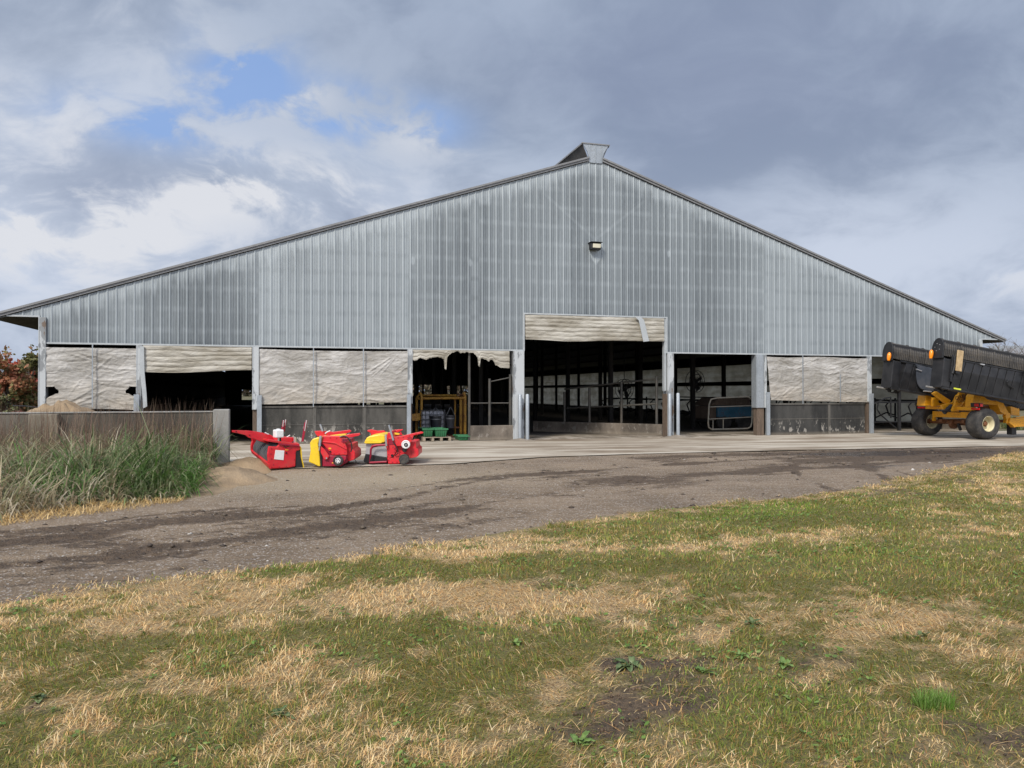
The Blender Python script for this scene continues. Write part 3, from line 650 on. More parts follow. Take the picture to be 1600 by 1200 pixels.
# ---------------------------------------------------------------- clods and pebbles on the road
def clods():
    N = 9000; u = (RNG.random(N)-.5)*1.9; Zc = 5.0 + 16*RNG.random(N)**1.2; X = u*Zc; Y = Zc
    ax = np.array([p.x for p in A_W]); ay = np.array([p.y for p in A_W]); cx_ = np.array([p.x for p in C_W]); cy_ = np.array([p.y for p in C_W])
    ok = (Y > np.interp(X, ax, ay)+.05) & (Y < np.interp(X, cx_, cy_)-.1); X, Y = X[ok], Y[ok]
    n0 = len(X)
    m = mud_amt(X, Y); k = RNG.random(len(X)) < .12 + .9*m; X, Y, m = X[k], Y[k], m[k]; n = len(X)
    base = np.array([(1,0,0),(-1,0,0),(0,1,0),(0,-1,0),(0,0,1),(0,0,-1)], float); tri = np.array([(0,2,4),(2,1,4),(1,3,4),(3,0,4),(2,0,5),(1,2,5),(3,1,5),(0,3,5)])
    s = (.005 + .020*RNG.random(n)**5)*(.7+Y/14); j = .6+.8*RNG.random((n, 6, 3))
    V = base[None]*j*s[:, None, None]*np.array([1.4, 1.2, .7]); V[..., 0] += X[:, None]; V[..., 1] += Y[:, None]; V[..., 2] += (road_z(X, Y)+s*.2)[:, None]
    Fq = (np.arange(n)*6)[:, None, None] + tri[None]
    c = palette(n, [(.08, .06, .045), (.06, .045, .035), (.12, .095, .07)]); pale = (RNG.random(n) < .12) & (m < .4); c[pale] = palette(pale.sum(), [(.5, .48, .45), (.4, .38, .35)])
    tag(np_mesh('mud_clods', V.reshape(-1, 3), Fq.reshape(-1, 3), M['leaf'], col=np.repeat(c, 6, axis=0)), 'dark mud clods and small stones scattered over the dirt road', 'clods', kind='stuff')
clods()
def soil_crumbs():
    N = 60000; u = (RNG.random(N)-.5)*1.7; Y = 2.7 + 8*RNG.random(N); X = u*Y; ok = in_lawn(X, Y); X, Y = X[ok], Y[ok]
    st, ba, vi = lawn_fields(X, Y); k = RNG.random(len(X)) < np.clip(ba*1.6-.3, 0, .9); X, Y = X[k], Y[k]; n = len(X)
    base = np.array([(1,0,0),(-1,0,0),(0,1,0),(0,-1,0),(0,0,1),(0,0,-1)], float); tri = np.array([(0,2,4),(2,1,4),(1,3,4),(3,0,4),(2,0,5),(1,2,5),(3,1,5),(0,3,5)])
    s = .0025 + .011*RNG.random(n)**4; V = base[None]*(.6+.8*RNG.random((n, 6, 3)))*s[:, None, None]; V[..., 0] += X[:, None]; V[..., 1] += Y[:, None]; V[..., 2] += (lawn_z(X, Y)+s*.2)[:, None]
    tag(np_mesh('soil_crumbs', V.reshape(-1, 3), ((np.arange(n)*6)[:, None, None]+tri[None]).reshape(-1, 3), M['leaf'], col=np.repeat(palette(n, [(.10, .065, .04), (.06, .04, .026), (.15, .10, .065)]), 6, axis=0)), 'loose crumbs of brown soil on the bare patches of the lawn', 'soil', kind='stuff')
soil_crumbs()
# ---------------------------------------------------------------- broadleaf plants in the lawn
def leaf_mb(mb, o, az_, ln, w, up, droop):
    o = Vector(o); h = Vector((math.cos(az_), math.sin(az_), 0)); s = Vector((-h.y, h.x, 0)); vs = []; ns = 7
    for i in range(ns+1):
        t = i/ns; wv = w*math.sin(PI*min(1, t*.92+.06))**.75*(.25 if t < .2 else 1)
        c = o + h*(ln*t*math.cos(up)) + Vector((0, 0, ln*(math.sin(up)*t - droop*t*t)))
        for k in (-1, 0, 1): vs.append(c + s*(k*wv/2) + Vector((0, 0, abs(k)*wv*.16 + (.004 if i % 2 else 0)*abs(k))))
    fs = []
    for i in range(ns):
        for k in (0, 1): a = i*3+k; fs.append((a, a+1, a+4, a+3))
    mb.add(vs, fs)
def mat_leafy(name, a, b_):
    m, g, b, o = mat_base(name); v = coords(g); n = g.noise(v, 25, 4); g.put(b.inputs['Base Color'], g.mix(g.ramp(n, .35, .65), a, b_)); b.inputs['Roughness'].default_value = .5; return m
M['dock'] = mat_leafy('dock_leaf', (.05, .085, .025), (.12, .16, .06)); M['dandy'] = mat_leafy('rosette_leaf', (.08, .14, .03), (.16, .24, .06)); M['mauve'] = mat_leafy('dull_leaf', (.10, .085, .07), (.17, .15, .12))
PL = [(985, 1062, 15, .11, .035, 'dock', 'large ragged dark broadleaf plant beside the bare soil patch'), (1100, 1072, 9, .09, .03, 'dandy', 'small bright broadleaf plant right of the large ragged one'),
      (1160, 1048, 11, .09, .018, 'dandy', 'spiky pale green rosette behind the small broadleaf plant'), (440, 1140, 8, .08, .03, 'dock', 'low dark green broadleaf plant in the lawn, front left'),
      (905, 1190, 8, .08, .035, 'dandy', 'broadleaf rosette cut by the bottom edge of the photo'), (805, 1028, 6, .08, .03, 'dandy', 'tiny green broadleaf plant alone in the middle of the lawn'),
      (1175, 990, 6, .09, .03, 'dock', 'small broadleaf plant behind the straw patch, centre right'), (60, 1118, 5, .06, .03, 'dock', 'tiny green plant in the brown patch at the far left'), (1230, 1060, 7, .07, .03, 'dandy', 'leafy green plant at the right of the spiky rosette'), (1440, 1010, 6, .07, .025, 'dock', 'small dark broadleaf plant within the straw, right side')]
for px, py, nl, ln, w, mt, lab in PL:
    p = gp(px, py); z = float(lawn_z(np.array([p.x]), np.array([p.y]))[0]); mb = MB()
    for i in range(nl):
        leaf_mb(mb, (random.uniform(-.02, .02), random.uniform(-.02, .02), .0), random.uniform(0, 6.28), ln*random.uniform(.7, 1.3), w*random.uniform(.8, 1.3), random.uniform(.35, 1.1), random.uniform(.2, .7))
    o = mb.build('broadleaf_plant', M[mt], smooth=True, solid=.0008); o.location = (p.x, p.y, z); tag(o, lab, 'plant', 'broadleaf plants in the lawn')
p = gp(1460, 1128); n = 420
o = blades('grass_tuft', (RNG.random(n)-.5)*.16, (RNG.random(n)-.5)*.10, np.zeros(n), .06+.07*RNG.random(n), .0035+.002*RNG.random(n), .15+.6*RNG.random(n), RNG.random(n)*6.28, palette(n, [(.12, .25, .03), (.17, .30, .05), (.22, .30, .09)]), M['blade'])
o.location = (p.x, p.y, .05); tag(o, 'bright green tuft of longer grass in the lawn, front right', 'grass tuft')
# ================================================================ the barn
BF = Frame('barn', (BX, BY, 0), TH, 'long grey ribbed metal cattle barn with a wide gable and open bays', 'barn')
ZR, SL, HW, OV = 9.274, .3317, 16.24, 1.12; ZM, ZD = 2.912, 4.079; DEP = 66.0
DL, DR = -2.47, 2.58
def zroof(s): return ZR - SL*abs(s)
def siding():
    per = .2286; prof = [(-.026, 0, 0, 0), (-.013, .019, 1, 0), (.013, .019, 1, 0), (.026, 0, 0, 0), (.068, 0, 0, 0), (.076, .005, 0, 1), (.084, 0, 0, 0), (.144, 0, 0, 0), (.152, .005, 0, 1), (.160, 0, 0, 0)]
    ss = []
    k0 = -76
    cols = []
    for k in range(k0, 77):
        for dx_, dp, rb, mi in prof:
            s = k*per + .02 + dx_; cols.append((s, dp, rb, mi, k//4))
    cuts = [-17.36, -HW-.02, -HW-.019, DL-.001, DL, DR, DR+.001, HW+.019, HW+.02, 17.36]
    for c_ in cuts: cols.append((c_, 0.0, 0, 0, int(c_/.9144)))
    cols = sorted(c for c in cols if -17.36 <= c[0] <= 17.36)
    V = []; F_ = []; at_ = {k: [] for k in ('rib', 'minor', 'topd', 'lowd', 'sheet', 'bay')}
    rs = {}
    for (s, dp, rb, mi, sh) in cols:
        if abs(s) > HW+.0195: zb = min(3.64, zroof(s)-.01)
        elif DL-.0005 < s < DR+.0005: zb = ZD
        else: zb = ZM
        zt = zroof(s)
        rs.setdefault(sh, random.random()-.5)
        bay = 1.0 if (-10.6 < s < -6.2 or 6.45 < s < 10.9) else (.12 if s < -10.6 else .25)
        if s > 10.9: bay = .55
        if -4.25 < s < -4.0 or -.05 < s < .2 and False: bay += .5
        zs = [zb, zb+.001, (zb+zt)/2, zt]
        for i, z in enumerate(zs):
            V.append((s, -dp-.012, z))
            at_['rib'].append(rb); at_['minor'].append(mi); at_['topd'].append((zt-z)); at_['lowd'].append(z-zb); at_['sheet'].append(rs[sh]); at_['bay'].append(bay)
    m = len(cols)
    for i in range(m-1):
        for j in range(3):
            a = i*4+j; F_.append((a, a+4, a+5, a+1))
    o = np_mesh('gable_siding', np.array(V), np.array(F_), M['siding'], BF, attrs=at_)
    # a dark backing inside so that light does not leak along the sheets
    return o
siding()
def gable_lining():
    mb = MB()
    mb.prism([(-HW, ZM+.02), (DL, ZM+.02), (DL, ZD+.02), (DR, ZD+.02), (DR, ZM+.02), (HW, ZM+.02), (HW, zroof(HW)-.02), (0, ZR-.02), (-HW, zroof(HW)-.02)], .02, .12)
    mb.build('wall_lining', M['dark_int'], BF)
gable_lining()
def bar_part(name, mt, *spans, bevel=0):
    mb = MB()
    for s in spans: mb.span(*s)
    return mb.build(name, M[mt], BF, bevel=bevel)
# trim under the siding and round the big door
bar_part('lower_trim', 'pale_trim', (-HW, DL-.05, -.045, .0, ZM-.035, ZM+.012))
bar_part('lower_trim', 'pale_trim', (DR+.05, HW, -.045, .0, ZM-.035, ZM+.012))
bar_part('door_trim', 'pale_trim', (DL-.05, DR+.05, -.05, .0, ZD-.012, ZD+.035), (DL-.05, DL, -.05, 0, ZM-.035, ZD-.012), (DR, DR+.05, -.05, 0, ZM-.035, ZD-.012))
for sg in (-1, 1):     # soffit returns under the eaves overhang
    bar_part('eave_trim', 'pale_trim', (sg*(HW+.02), sg*17.05, -.04, 0, 3.60, 3.645))
# roof: two ribbed slopes with trim board along the rake
def roof():
    th = .15
    for sg in (-1, 1):
        tip = HW+OV; poly = [(sg*.28, zroof(.28)), (sg*tip, zroof(tip)), (sg*tip, zroof(tip)+.07), (sg*.28, zroof(.28)+.07)]
        MB().prism(poly, .0, DEP).build('roof', M['roof_under'], BF)
        MB().prism([(sg*.28, zroof(.28)+.075), (sg*(tip+.04), zroof(tip+.04)+.075), (sg*(tip+.04), zroof(tip+.04)+th), (sg*.28, zroof(.28)+th)], -.02, DEP).build('roof_sheet', M['roof_metal'], BF)
        mb = MB()
        mb.prism([(sg*.24, zroof(.24)+.02), (sg*(tip+.05), zroof(tip+.05)+.02), (sg*(tip+.05), zroof(tip+.05)+th-.02), (sg*.24, zroof(.24)+th-.02)], -.075, -.034)
        mb.prism([(sg*.24, zroof(.24)+.09), (sg*(tip+.055), zroof(tip+.055)+.09), (sg*(tip+.055), zroof(tip+.055)+th), (sg*.24, zroof(.24)+th)], -.11, -.0755)
        mb.build('rake_trim', M['roof_metal'], BF)
        # eave end board and the soffit framing
        mb = MB(); mb.prism([(sg*(HW), 3.66), (sg*17.0, 3.66), (sg*17.0, 3.6), (sg*(HW), 3.6)], .05, .11)
        mb.build('soffit_rail', M['roof_under'], BF)
        # purlins seen from inside and below
        mb = MB()
        for i in range(14):
            s = sg*(1+i*1.2); mb.span(s-.02, s+.02, .13, DEP-.1, zroof(s)-.10, zroof(s)-.004)
        mb.build('purlin', M['roof_under'], BF)
    # ridge ventilator: flaring boards with an end plate
    lz = ZR+.02
    for sg in (-1, 1):
        mb = MB(); mb.prism([(sg*.235, lz-.02), (sg*.255, lz-.02), (sg*.475, lz+.47), (sg*.46, lz+.49), (sg*.445, lz+.47)], .0, DEP)
        mb.build('vent_baffle', M['roof_under'] if sg < 0 else M['roof_metal'], BF)  # left baffle darker than the right: shade of its underside put into colour
        MB().prism([(sg*.43, lz+.455), (sg*.50, lz+.44), (sg*.50, lz+.49), (sg*.43, lz+.505)], -.02, DEP).build('vent_cap', M['roof_metal'], BF)
    mb = MB()
    def zz_(s_): return 0
    n = 9; fr = []
    top = [(-.46, lz+.62), (-.15, lz+.605), (.15, lz+.60), (.46, lz+.62)]
    mb.prism([(-.235, lz-.14), (.235, lz-.14), (.245, lz+.02), (.30, lz+.22), (.46, lz+.47), (-.46, lz+.47), (-.30, lz+.22), (-.245, lz+.02)], -.05, -.02)
    for s_ in (-.22, 0, .22): mb.prism([(s_-.014, lz-.12), (s_+.014, lz-.12), (s_*1.0+.014, lz+.45), (s_*1.0-.014, lz+.45)], -.066, -.05)
    mb.build('vent_end_plate', M['galv'], BF)
    MB().span(-.5, .5, -.075, -.015, lz+.47, lz+.505).build('vent_end_cap', M['roof_metal'], BF)
roof()
# flood lamp on the gable
def flood():
    x, z = BF.L(931, 384.5, -.2); mb = MB()
    mb.prism([(x-.19, z-.12), (x+.17, z-.12), (x+.19, z+.11), (x-.19, z+.11)], -.24, -.05)
    mb.build('flood_lamp', M['black_steel'], BF, bevel=.02)
    MB().prism([(x-.13, z-.065), (x+.15, z-.065), (x+.16, z+.07), (x-.12, z+.07)], -.262, -.243).build('lamp_lens', M['lens'], BF, bevel=.01)
    MB().prism([(x-.21, z+.115), (x+.21, z+.115), (x+.20, z+.135), (x-.20, z+.135)], -.29, -.02).build('lamp_hood', M['black_steel'], BF)
flood()
# columns between the bays
def column(s0, s1, z0, z1, d0=-.075, d1=.22, mt='clad', name='column'):
    mb = MB(); w = s1-s0
    mb.prism([(s0, z0), (s1, z0), (s1, z1), (s0, z1)], d0, d1)
    mb.prism([(s0-.0, z0), (s0+.02, z0), (s0+.02, z1), (s0-.0, z1)], d0-.012, d0)
    mb.prism([(s1-.02, z0), (s1, z0), (s1, z1), (s1-.02, z1)], d0-.012, d0)
    return mb.build(name, M[mt], BF, bevel=.006)
column(-16.28, -16.10, 0, 3.6, -.06, .2)
column(-10.78, -10.60, 1.05, ZM-.04)
column(-6.25, -6.10, 1.2, ZM-.04)
column(-2.86, -2.50, .0, ZM-.04, -.09, .25)
column(2.62, 2.84, .0, ZM-.04, -.09, .25)
column(6.07, 6.37, 1.0, ZM-.04, -.10, .20, 'galv')
column(6.43-.02, 6.50, 1.0, ZM-.04, -.08, .1)
column(10.82, 11.0, 1.2, ZM-.04)
column(16.1, 16.26, 0, 3.6, -.06, .2)
for a, b in ((-10.74, -10.66), (-6.2, -6.13), (10.86, 10.96)): bar_part('wood_column', 'wood_post', (a-.03, b+.03, -.02, .16, 0, 1.2))
bar_part('wood_column', 'wood_post', (6.12, 6.40, -.06, .16, .0, 1.0))
bar_part('wood_column', 'wood_post', (2.56, 2.64, -.05, .2, 0, 1.5))
# bent flashing hanging loose in the second bay
mb = MB(); pts = [(218.5, 540), (218.5, 583), (221, 610), (224, 628), (227, 636)]
mb.prism([BF.L(219, 541, -.1), BF.L(225, 541, -.1), BF.L(226, 583, -.1), BF.L(229, 615, -.1), BF.L(230, 635, -.1), BF.L(224, 638, -.1), BF.L(222, 610, -.1), BF.L(219, 583, -.1)], -.12, -.08)
mb.build('bent_flashing', M['pale_trim'], BF)
column(-13.86, -13.72, 1.0, ZM-.04)
# low concrete panels
def conc(s0, s1, mt):
    mb = MB(); mb.span(s0, s1, .02, .20, 0, 1.13); o = mb.build('concrete_panel', M[mt], BF, bevel=.012)
    mb = MB(); mb.span(s0, s1, -.012, .02, 1.10, 1.15); mb.span(s0, s1, .008, .02, .575, .60)
    mb.build('panel_rail', M['joint'], BF)
conc(-10.58, -6.26, 'barn_concrete'); conc(6.52, 10.78, 'barn_concrete_b')
bar_part('concrete_panel', 'barn_concrete', (-16.1, -13.87, .02, .2, 0, .9))
for s in (-9.02, -7.56): bar_part('panel_joint', 'joint', (s-.05, s+.05, .004, .0195, .0, 1.10))
for s in (9.2,): bar_part('panel_joint', 'joint', (s-.05, s+.05, .004, .0195, .0, 1.10))

# ---- tarpaulin curtains
def creases(seed, s0, s1, z0, z1, n=34):
    r = np.random.default_rng(seed); L_ = []
    for i in range(n):
        side = r.random() < .6
        if side:      # fan out of the corners
            cx_, cz = (s0, z1) if i % 4 == 0 else (s1, z1) if i % 4 == 1 else (s0, z0) if i % 4 == 2 else (s1, z0)
            a = r.uniform(.12, 1.1); d = 1 if cx_ == s0 else -1; e = -1 if cz == z1 else 1
            l0 = r.uniform(.1, .5); l1 = l0 + r.uniform(.3, 1.3)
            ox = cx_ + d*r.uniform(0, .5)
            p = (ox+d*l0*math.cos(a), cz+e*l0*math.sin(a)*.8); q = (ox+d*l1*math.cos(a), cz+e*l1*math.sin(a)*.8)
        else:
            cx_ = r.uniform(s0, s1); cz = r.uniform(z0, z1); a = r.uniform(-.7, .7); l = r.uniform(.2, .7)
            p = (cx_-l*math.cos(a), cz-l*math.sin(a)); q = (cx_+l*math.cos(a), cz+l*math.sin(a))
        L_.append((p, q, r.uniform(.008, .020)*(1 if r.random() < .7 else -1), r.uniform(.012, .03)))
    return L_
def tarp_disp(S, Z, seed, s0, s1, z0, z1):
    wx = (fbm(S*1.3, Z*1.3, seed+1)-.5)*1.2; wz = (fbm(S*1.3+5, Z*1.3, seed+2)-.5)*.7
    a = np.abs(fbm(S*1.1+wx, Z*5.5+wz*3, seed, 3)-.5)*2; b = np.abs(fbm(S*3.5+wz*2, Z*4.5+wx*2, seed+5, 3)-.5)*2
    d = .026*(1-a)**3 + .016*(1-b)**4 + (fbm(S*.9, Z*1.6, seed+9, 3)-.5)*.07
    for (p, q, am, w) in creases(seed, s0, s1, z0, z1):
        vx, vz = q[0]-p[0], q[1]-p[1]; L2 = vx*vx+vz*vz; t = np.clip(((S-p[0])*vx+(Z-p[1])*vz)/L2, 0, 1)
        dd = np.hypot(S-p[0]-t*vx, Z-p[1]-t*vz); d = d + am*np.exp(-(dd/w)**2)*np.sin(PI*np.clip(t, .03, .97))**.5
    return d
def tarp(s0, s1, z0, z1, seed, warp=None, keep=None, name='tarp_curtain', base=-.035):
    nu, nv = int((s1-s0)*46), int((z1-z0)*46)
    U, Vv = np.meshgrid(np.linspace(0, 1, nu+1), np.linspace(0, 1, nv+1)); S = s0+(s1-s0)*U; Z = z0+(z1-z0)*Vv
    if warp: S, Z = warp(U, Vv, S, Z)
    Y = base - tarp_disp(S, Z, seed, s0, s1, z0, z1)*.8
    V = np.c_[S.ravel(), Y.ravel(), Z.ravel()]; I, J = np.meshgrid(np.arange(nu), np.arange(nv)); q = (J*(nu+1)+I).ravel()
    if keep:
        k = keep((I.ravel()+.5)/nu, (J.ravel()+.5)/nv); q = q[k]
    return np_mesh(name, V, np.c_[q, q+1, q+nu+2, q+nu+1], M['tarp'], BF, smooth=True)
def strap(s, z0, z1): bar_part('curtain_strap', 'galv', (s-.014, s+.014, -.165, -.15, z0, z1))
def wA(U, V, S, Z):    # left bay: notches torn at both sides, pulled in below them
    pin = np.where(V < .30, .16*(1-np.abs(V-.12)/.18)*-1+.0, 0); k = np.clip((.30-V)/.3, 0, 1)
    inn = np.where(V < .34, .17*np.exp(-((V-.30)/.07)**2), 0)
    S = S + (0.5-U)*2*inn*(np.abs(U-.5)*2)**6*2.0
    return S, Z + .05*np.sin(U*3)*(1-V)
tarp(-16.12, -13.80, 1.05, ZM-.13, 101, wA, lambda u, v: ~((v > .26) & (v < .40) & ((u < .10*(1+(.40-v)*2)) | (u > 1-.10*(1+(.40-v)*2))) & (v < .38)))
tarp(-10.60, -6.24, 1.20, ZM-.09, 211, lambda U, V, S, Z: (S, Z + .05*(1-V)*(U) - .03*V*np.sin(PI*U)), None)
def wC(U, V, S, Z): return S + (1-V)*np.where(U < .3, .18*(1-U/.3), .12*np.clip((U-.7)/.3, 0, 1)), Z - (1-V)*.10*U + .03*(1-V) - .02*V*np.sin(U*9)
tarp(6.52, 10.90, 1.24, ZM-.10, 307, wC, None)
for s, a in ((-14.94, 1.15), (-9.06, 1.12), (-7.60, 1.12), (7.95, 1.13)): strap(s, a, ZM-.04)
strap(9.55, 1.2, 2.2)
# ---- gathered curtains with horizontal folds
def rolled(s0, s1, ztop, hfun, seed, name='rolled_curtain', base=-.03, folds=5, keep=None):
    nu, nv = int((s1-s0)*40), 60
    U, V = np.meshgrid(np.linspace(0, 1, nu+1), np.linspace(0, 1, nv+1)); S = s0+(s1-s0)*U; H = hfun(U, S); Z = ztop - H*(1-V)
    ph = V*folds + (fbm(S*.6, V*2, seed)-.5)*.7; fold = np.abs(np.sin(ph*PI))**.6
    Y = base - .022*fold - (fbm(S*2.5, Z*9, seed+3, 3)-.5)*.04 - .02*(1-V)
    P_ = np.c_[S.ravel(), Y.ravel(), Z.ravel()]; I, J = np.meshgrid(np.arange(nu), np.arange(nv)); q = (J*(nu+1)+I).ravel()
    if keep is not None: q = q[keep((I.ravel()+.5)/nu, (J.ravel()+.5)/nv)]
    return np_mesh(name, P_, np.c_[q, q+1, q+nu+2, q+nu+1], M['rolled'], BF, smooth=True)
rolled(-13.70, -10.80, ZM-.04, lambda U, S: .74 + .03*np.sin(U*5) - .04*U, 401)
rolled(DL+.02, 2.50, ZD-.02, lambda U, S: .80 + .05*np.exp(-((U-.32)/.18)**2) - .02*U, 421, folds=6)
def torn(U, S):
    n = (fbm(S*7, S*0, 431, 4)-.5)
    base = np.interp(U, [0, .12, .28, .33, .345, .36, .40, .62, .66, .72, .80, .90, 1.0], [.40, .35, .22, .26, .30, .16, .06, .06, .20, .26, .36, .62, .64])
    spike = np.where(np.abs(U-.335) < .014, .30, 0) + np.where(np.abs(U-.68) < .012, .26, 0)
    return np.clip(base*.86 + spike + n*.22*(U < .86), .03, 1)
rolled(-6.12, -2.98, ZM-.04, torn, 431, 'torn_curtain', folds=3)
# loose strip hanging over the big rolled curtain
mb = MB(); c0 = [BF.L(*p, -.13) for p in ((991, 494), (999, 494), (1006, 500), (1014, 533), (1005, 534), (998, 501))]
mb.prism(c0, -.15, -.135); mb.build('hanging_strip', M['pale_trim'], BF)
bar_part('door_jamb', 'pale_trim', (2.52, DR-.002, -.03, .12, 1.6, ZD-.02))
# ---- inside
def inside():
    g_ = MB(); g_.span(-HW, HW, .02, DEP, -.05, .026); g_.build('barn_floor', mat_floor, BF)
    for sg in (-1, 1):
        mb = MB(); mb.span(sg*HW-.08, sg*HW+.08, .25, DEP, 0, .22 if sg > 0 else .9); mb.build('side_curb', M['curb'], BF)
        mb = MB(); (sg < 0 and mb.span(sg*HW-.03, sg*HW+.03, .25, DEP, .9, 3.2)); mb.span(sg*HW-.03, sg*HW+.03, .25, DEP, 1.92, 2.16); mb.span(sg*HW-.03, sg*HW+.03, .25, DEP, 3.15, 3.66); mb.build('side_rail', M['dark_int'], BF)  # left side closed by a solid near-black wall to keep its bays dark
        for nm, za, zb in ((('side_curtain', .22, 1.92), ('side_curtain', 2.16, 3.15)) if sg > 0 else ()):
            nu, nv = 300, 26; U, V = np.meshgrid(np.linspace(0, 1, nu+1), np.linspace(0, 1, nv+1))
            Y = .3+U*(DEP-.6); Z = za+V*(zb-za); sag = .05*(1-V)*np.sin(Y*1.29*2)
            X = sg*HW + .05*np.sin(V*PI*5+fbm(Y*.4, V*2, 7)*3)*.5 + (fbm(Y*.8, Z*5, 17)-.5)*.08
            I, J = np.meshgrid(np.arange(nu), np.arange(nv)); q = (J*(nu+1)+I).ravel()
            if za < 1: 
                k = np.ones(len(q), bool)
            else: k = np.ones(len(q), bool)
            q = q[k]; np_mesh(nm, np.c_[X.ravel(), Y.ravel(), Z.ravel()], np.c_[q, q+1, q+nu+2, q+nu+1], M['side_curtain'], BF, smooth=True)
    # back gable with open doors
    mb = MB(); ops = [(-14.5, -12.5, .6, 1.7), (-9.5, -7.0, 1.0, 2.3), (-1.9, 1.9, 0, 3.3), (4.2, 6.8, 1.0, 2.3), (8.5, 11.5, 1.0, 2.2)]
    edges = [-HW] + [v for o in ops for v in o[:2]] + [HW]
    for i in range(0, len(edges), 2): mb.prism([(edges[i], 0), (edges[i+1], 0), (edges[i+1], zroof(edges[i+1])), (0 if edges[i] < 0 < edges[i+1] else (edges[i]+edges[i+1])/2, zroof(0 if edges[i] < 0 < edges[i+1] else (edges[i]+edges[i+1])/2)), (edges[i], zroof(edges[i]))], DEP-.1, DEP)
    for a, b, z0, z1 in ops:
        if z0: mb.span(a, b, DEP-.1, DEP, 0, z0)
        m_ = 0 if a < 0 < b else (a+b)/2
        mb.prism([(a, z1), (b, z1), (b, zroof(b)), (m_, zroof(m_)), (a, zroof(a))], DEP-.1, DEP)
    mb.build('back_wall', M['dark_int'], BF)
    proto = None; n = 0
    for s in (-10.7, -6.2, -2.7, 2.7, 6.4, 10.9):
        for k in range(1, 14):
            d = k*4.9
            if proto is None:
                proto = MB().span(-.08, .08, -.08, .08, 0, 1).build('roof_post', M['dark_int'], BF)
            o = proto if n == 0 else proto.copy()
            if n: COL.objects.link(o); o.parent = BF.o
            o.location = (s, d, 0); o.scale = (1, 1, zroof(s)-.02); n += 1
            if n > 95: return
m, g, b, o = mat_base('dirty_shaded_barn_floor'); v = coords(g); nn = g.noise(g.scale(v, 1.2, .6, 1), 1.2, 6, .65)
g.put(b.inputs['Base Color'], g.mix(g.ramp(g.m('ADD', g.xyz(v)[1], g.m('MULTIPLY', nn, 3)), 2.5, 5.5), g.mix(g.ramp(nn, .4, .65), (.14, .115, .085), (.36, .32, .27)), (.035, .03, .025))); b.inputs['Roughness'].default_value = .85; mat_floor = m  # floor dirt, plus interior gloom painted in as darker colour with depth
inside()

# ---------------------------------------------------------------- steel guard posts
def guard(px, py0, py1, d, w, lab, round_=False, lean=0, mt='galv'):
    a, _ = BF.L(px, py1, d); _, zt = BF.L(px, py0, d)
    p = bw(a, d, .026); mb = MB()
    if round_:
        r = w/2; mb.lathe([(r, 0), (r, zt-r*.6), (r*.8, zt-r*.2), (r*.4, zt), (0, zt+.01)], (0, 0, 0), (0, 0, 1), 20)
        o = mb.build('guard_post', M[mt], smooth=True)
    else:
        # rolled steel channel with two flanges
        mb.span(-w/2, w/2, -.01, .01, 0, zt); mb.span(-w/2, -w/2+.014, .0105, .09, 0, zt); mb.span(w/2-.014, w/2, .0105, .09, 0, zt)
        o = mb.build('guard_post', M[mt], bevel=.004)
    o.location = p; o.rotation_euler = (0, lean, TH); tag(o, lab, 'guard post', 'steel guard posts along the barn front'); return o
guard(213, 618, 646, -.2, .14, 'stubby steel guard post behind the sand pile')
guard(405, 619, 690, -.12, .13, 'grey steel guard post left of the long stained concrete panel', lean=.0)
guard(639, 618, 692, -.14, .12, 'grey steel guard post left of the bay with the yellow tube frame')
guard(812.5, 617, 687, -.22, .13, 'round steel guard post in front of the column left of the big doorway', True)
guard(824, 617, 688.5, -.35, .12, 'round steel guard post standing free just inside the left of the big doorway', True)
guard(1046.5, 616, 682, -.22, .13, 'round steel guard post in front of the column right of the big doorway', True)
guard(1059.5, 615, 683, -.30, .12, 'round steel guard post standing free right of the big doorway', True)
guard(1201, 614, 682, -.14, .13, 'blue-grey steel guard post left of the black concrete panel')
guard(1363, 616, 678, -.16, .13, 'blue-grey steel guard post right of the black concrete panel')
# small heaps of dirt at the doorway posts
def heap(name, c, r, h, mat, lab, cat, seed, sq=(1, 1), group=None, peak=1.0):
    nr, na = 26, 64; V = [(0, 0, h)]; F_ = []
    for i in range(1, nr+1):
        for k in range(na):
            t = 2*PI*k/na; rr = r*i/nr*(1+.16*(float(fbm(np.array([math.cos(t)*1.5+seed]), np.array([math.sin(t)*1.5]), seed)[0])-.5)*2)
            x, y = rr*math.cos(t)*sq[0], rr*math.sin(t)*sq[1]; q = i/nr
            z = h*((1-q)*peak + (1-peak)*(1-q*q)**1.5*1.0) + float((fbm(np.array([x*5+seed]), np.array([y*5]), seed+3, 5)-.5)[0])*.26*h*(1-q**4) - (.03 if i == nr else 0)
            V.append((x, y, z))
    F_ = [(0, 1+k, 1+(k+1) % na) for k in range(na)] + [(1+(i-1)*na+k, 1+i*na+k, 1+i*na+(k+1) % na, 1+(i-1)*na+(k+1) % na) for i in range(1, nr) for k in range(na)]
    o = MB().add(V, F_).build(name, mat, smooth=True); o.location = c; tag(o, lab, cat, group); return o
heap('sand_pile', wl(-3.65, 2.4, -.02), 2.9, 1.38, M['sand'], 'tall pointed sand pile heaped between the old wall and the barn', 'sand pile', 3, (1.25, .75))
heap('sand_pile', wl(-6.3, 2.2, -.02), 2.4, 1.10, M['sand'], 'low spread of sand left of the tall pointed pile', 'sand pile', 8, (1.3, .7), peak=.5)
pm_ = gp(352, 752); heap('sand_mound', (pm_.x, pm_.y, -.03), .85, .30, M['sand'], 'small sand mound at the foot of the wall end post', 'sand mound', 12, (1.2, 1.1), peak=.3)
pm_ = gp(268, 768); heap('sand_mound', (pm_.x, pm_.y, -.03), .45, .25, M['sand'], 'little sand mound half hidden in the weeds', 'sand mound', 15, peak=.4)
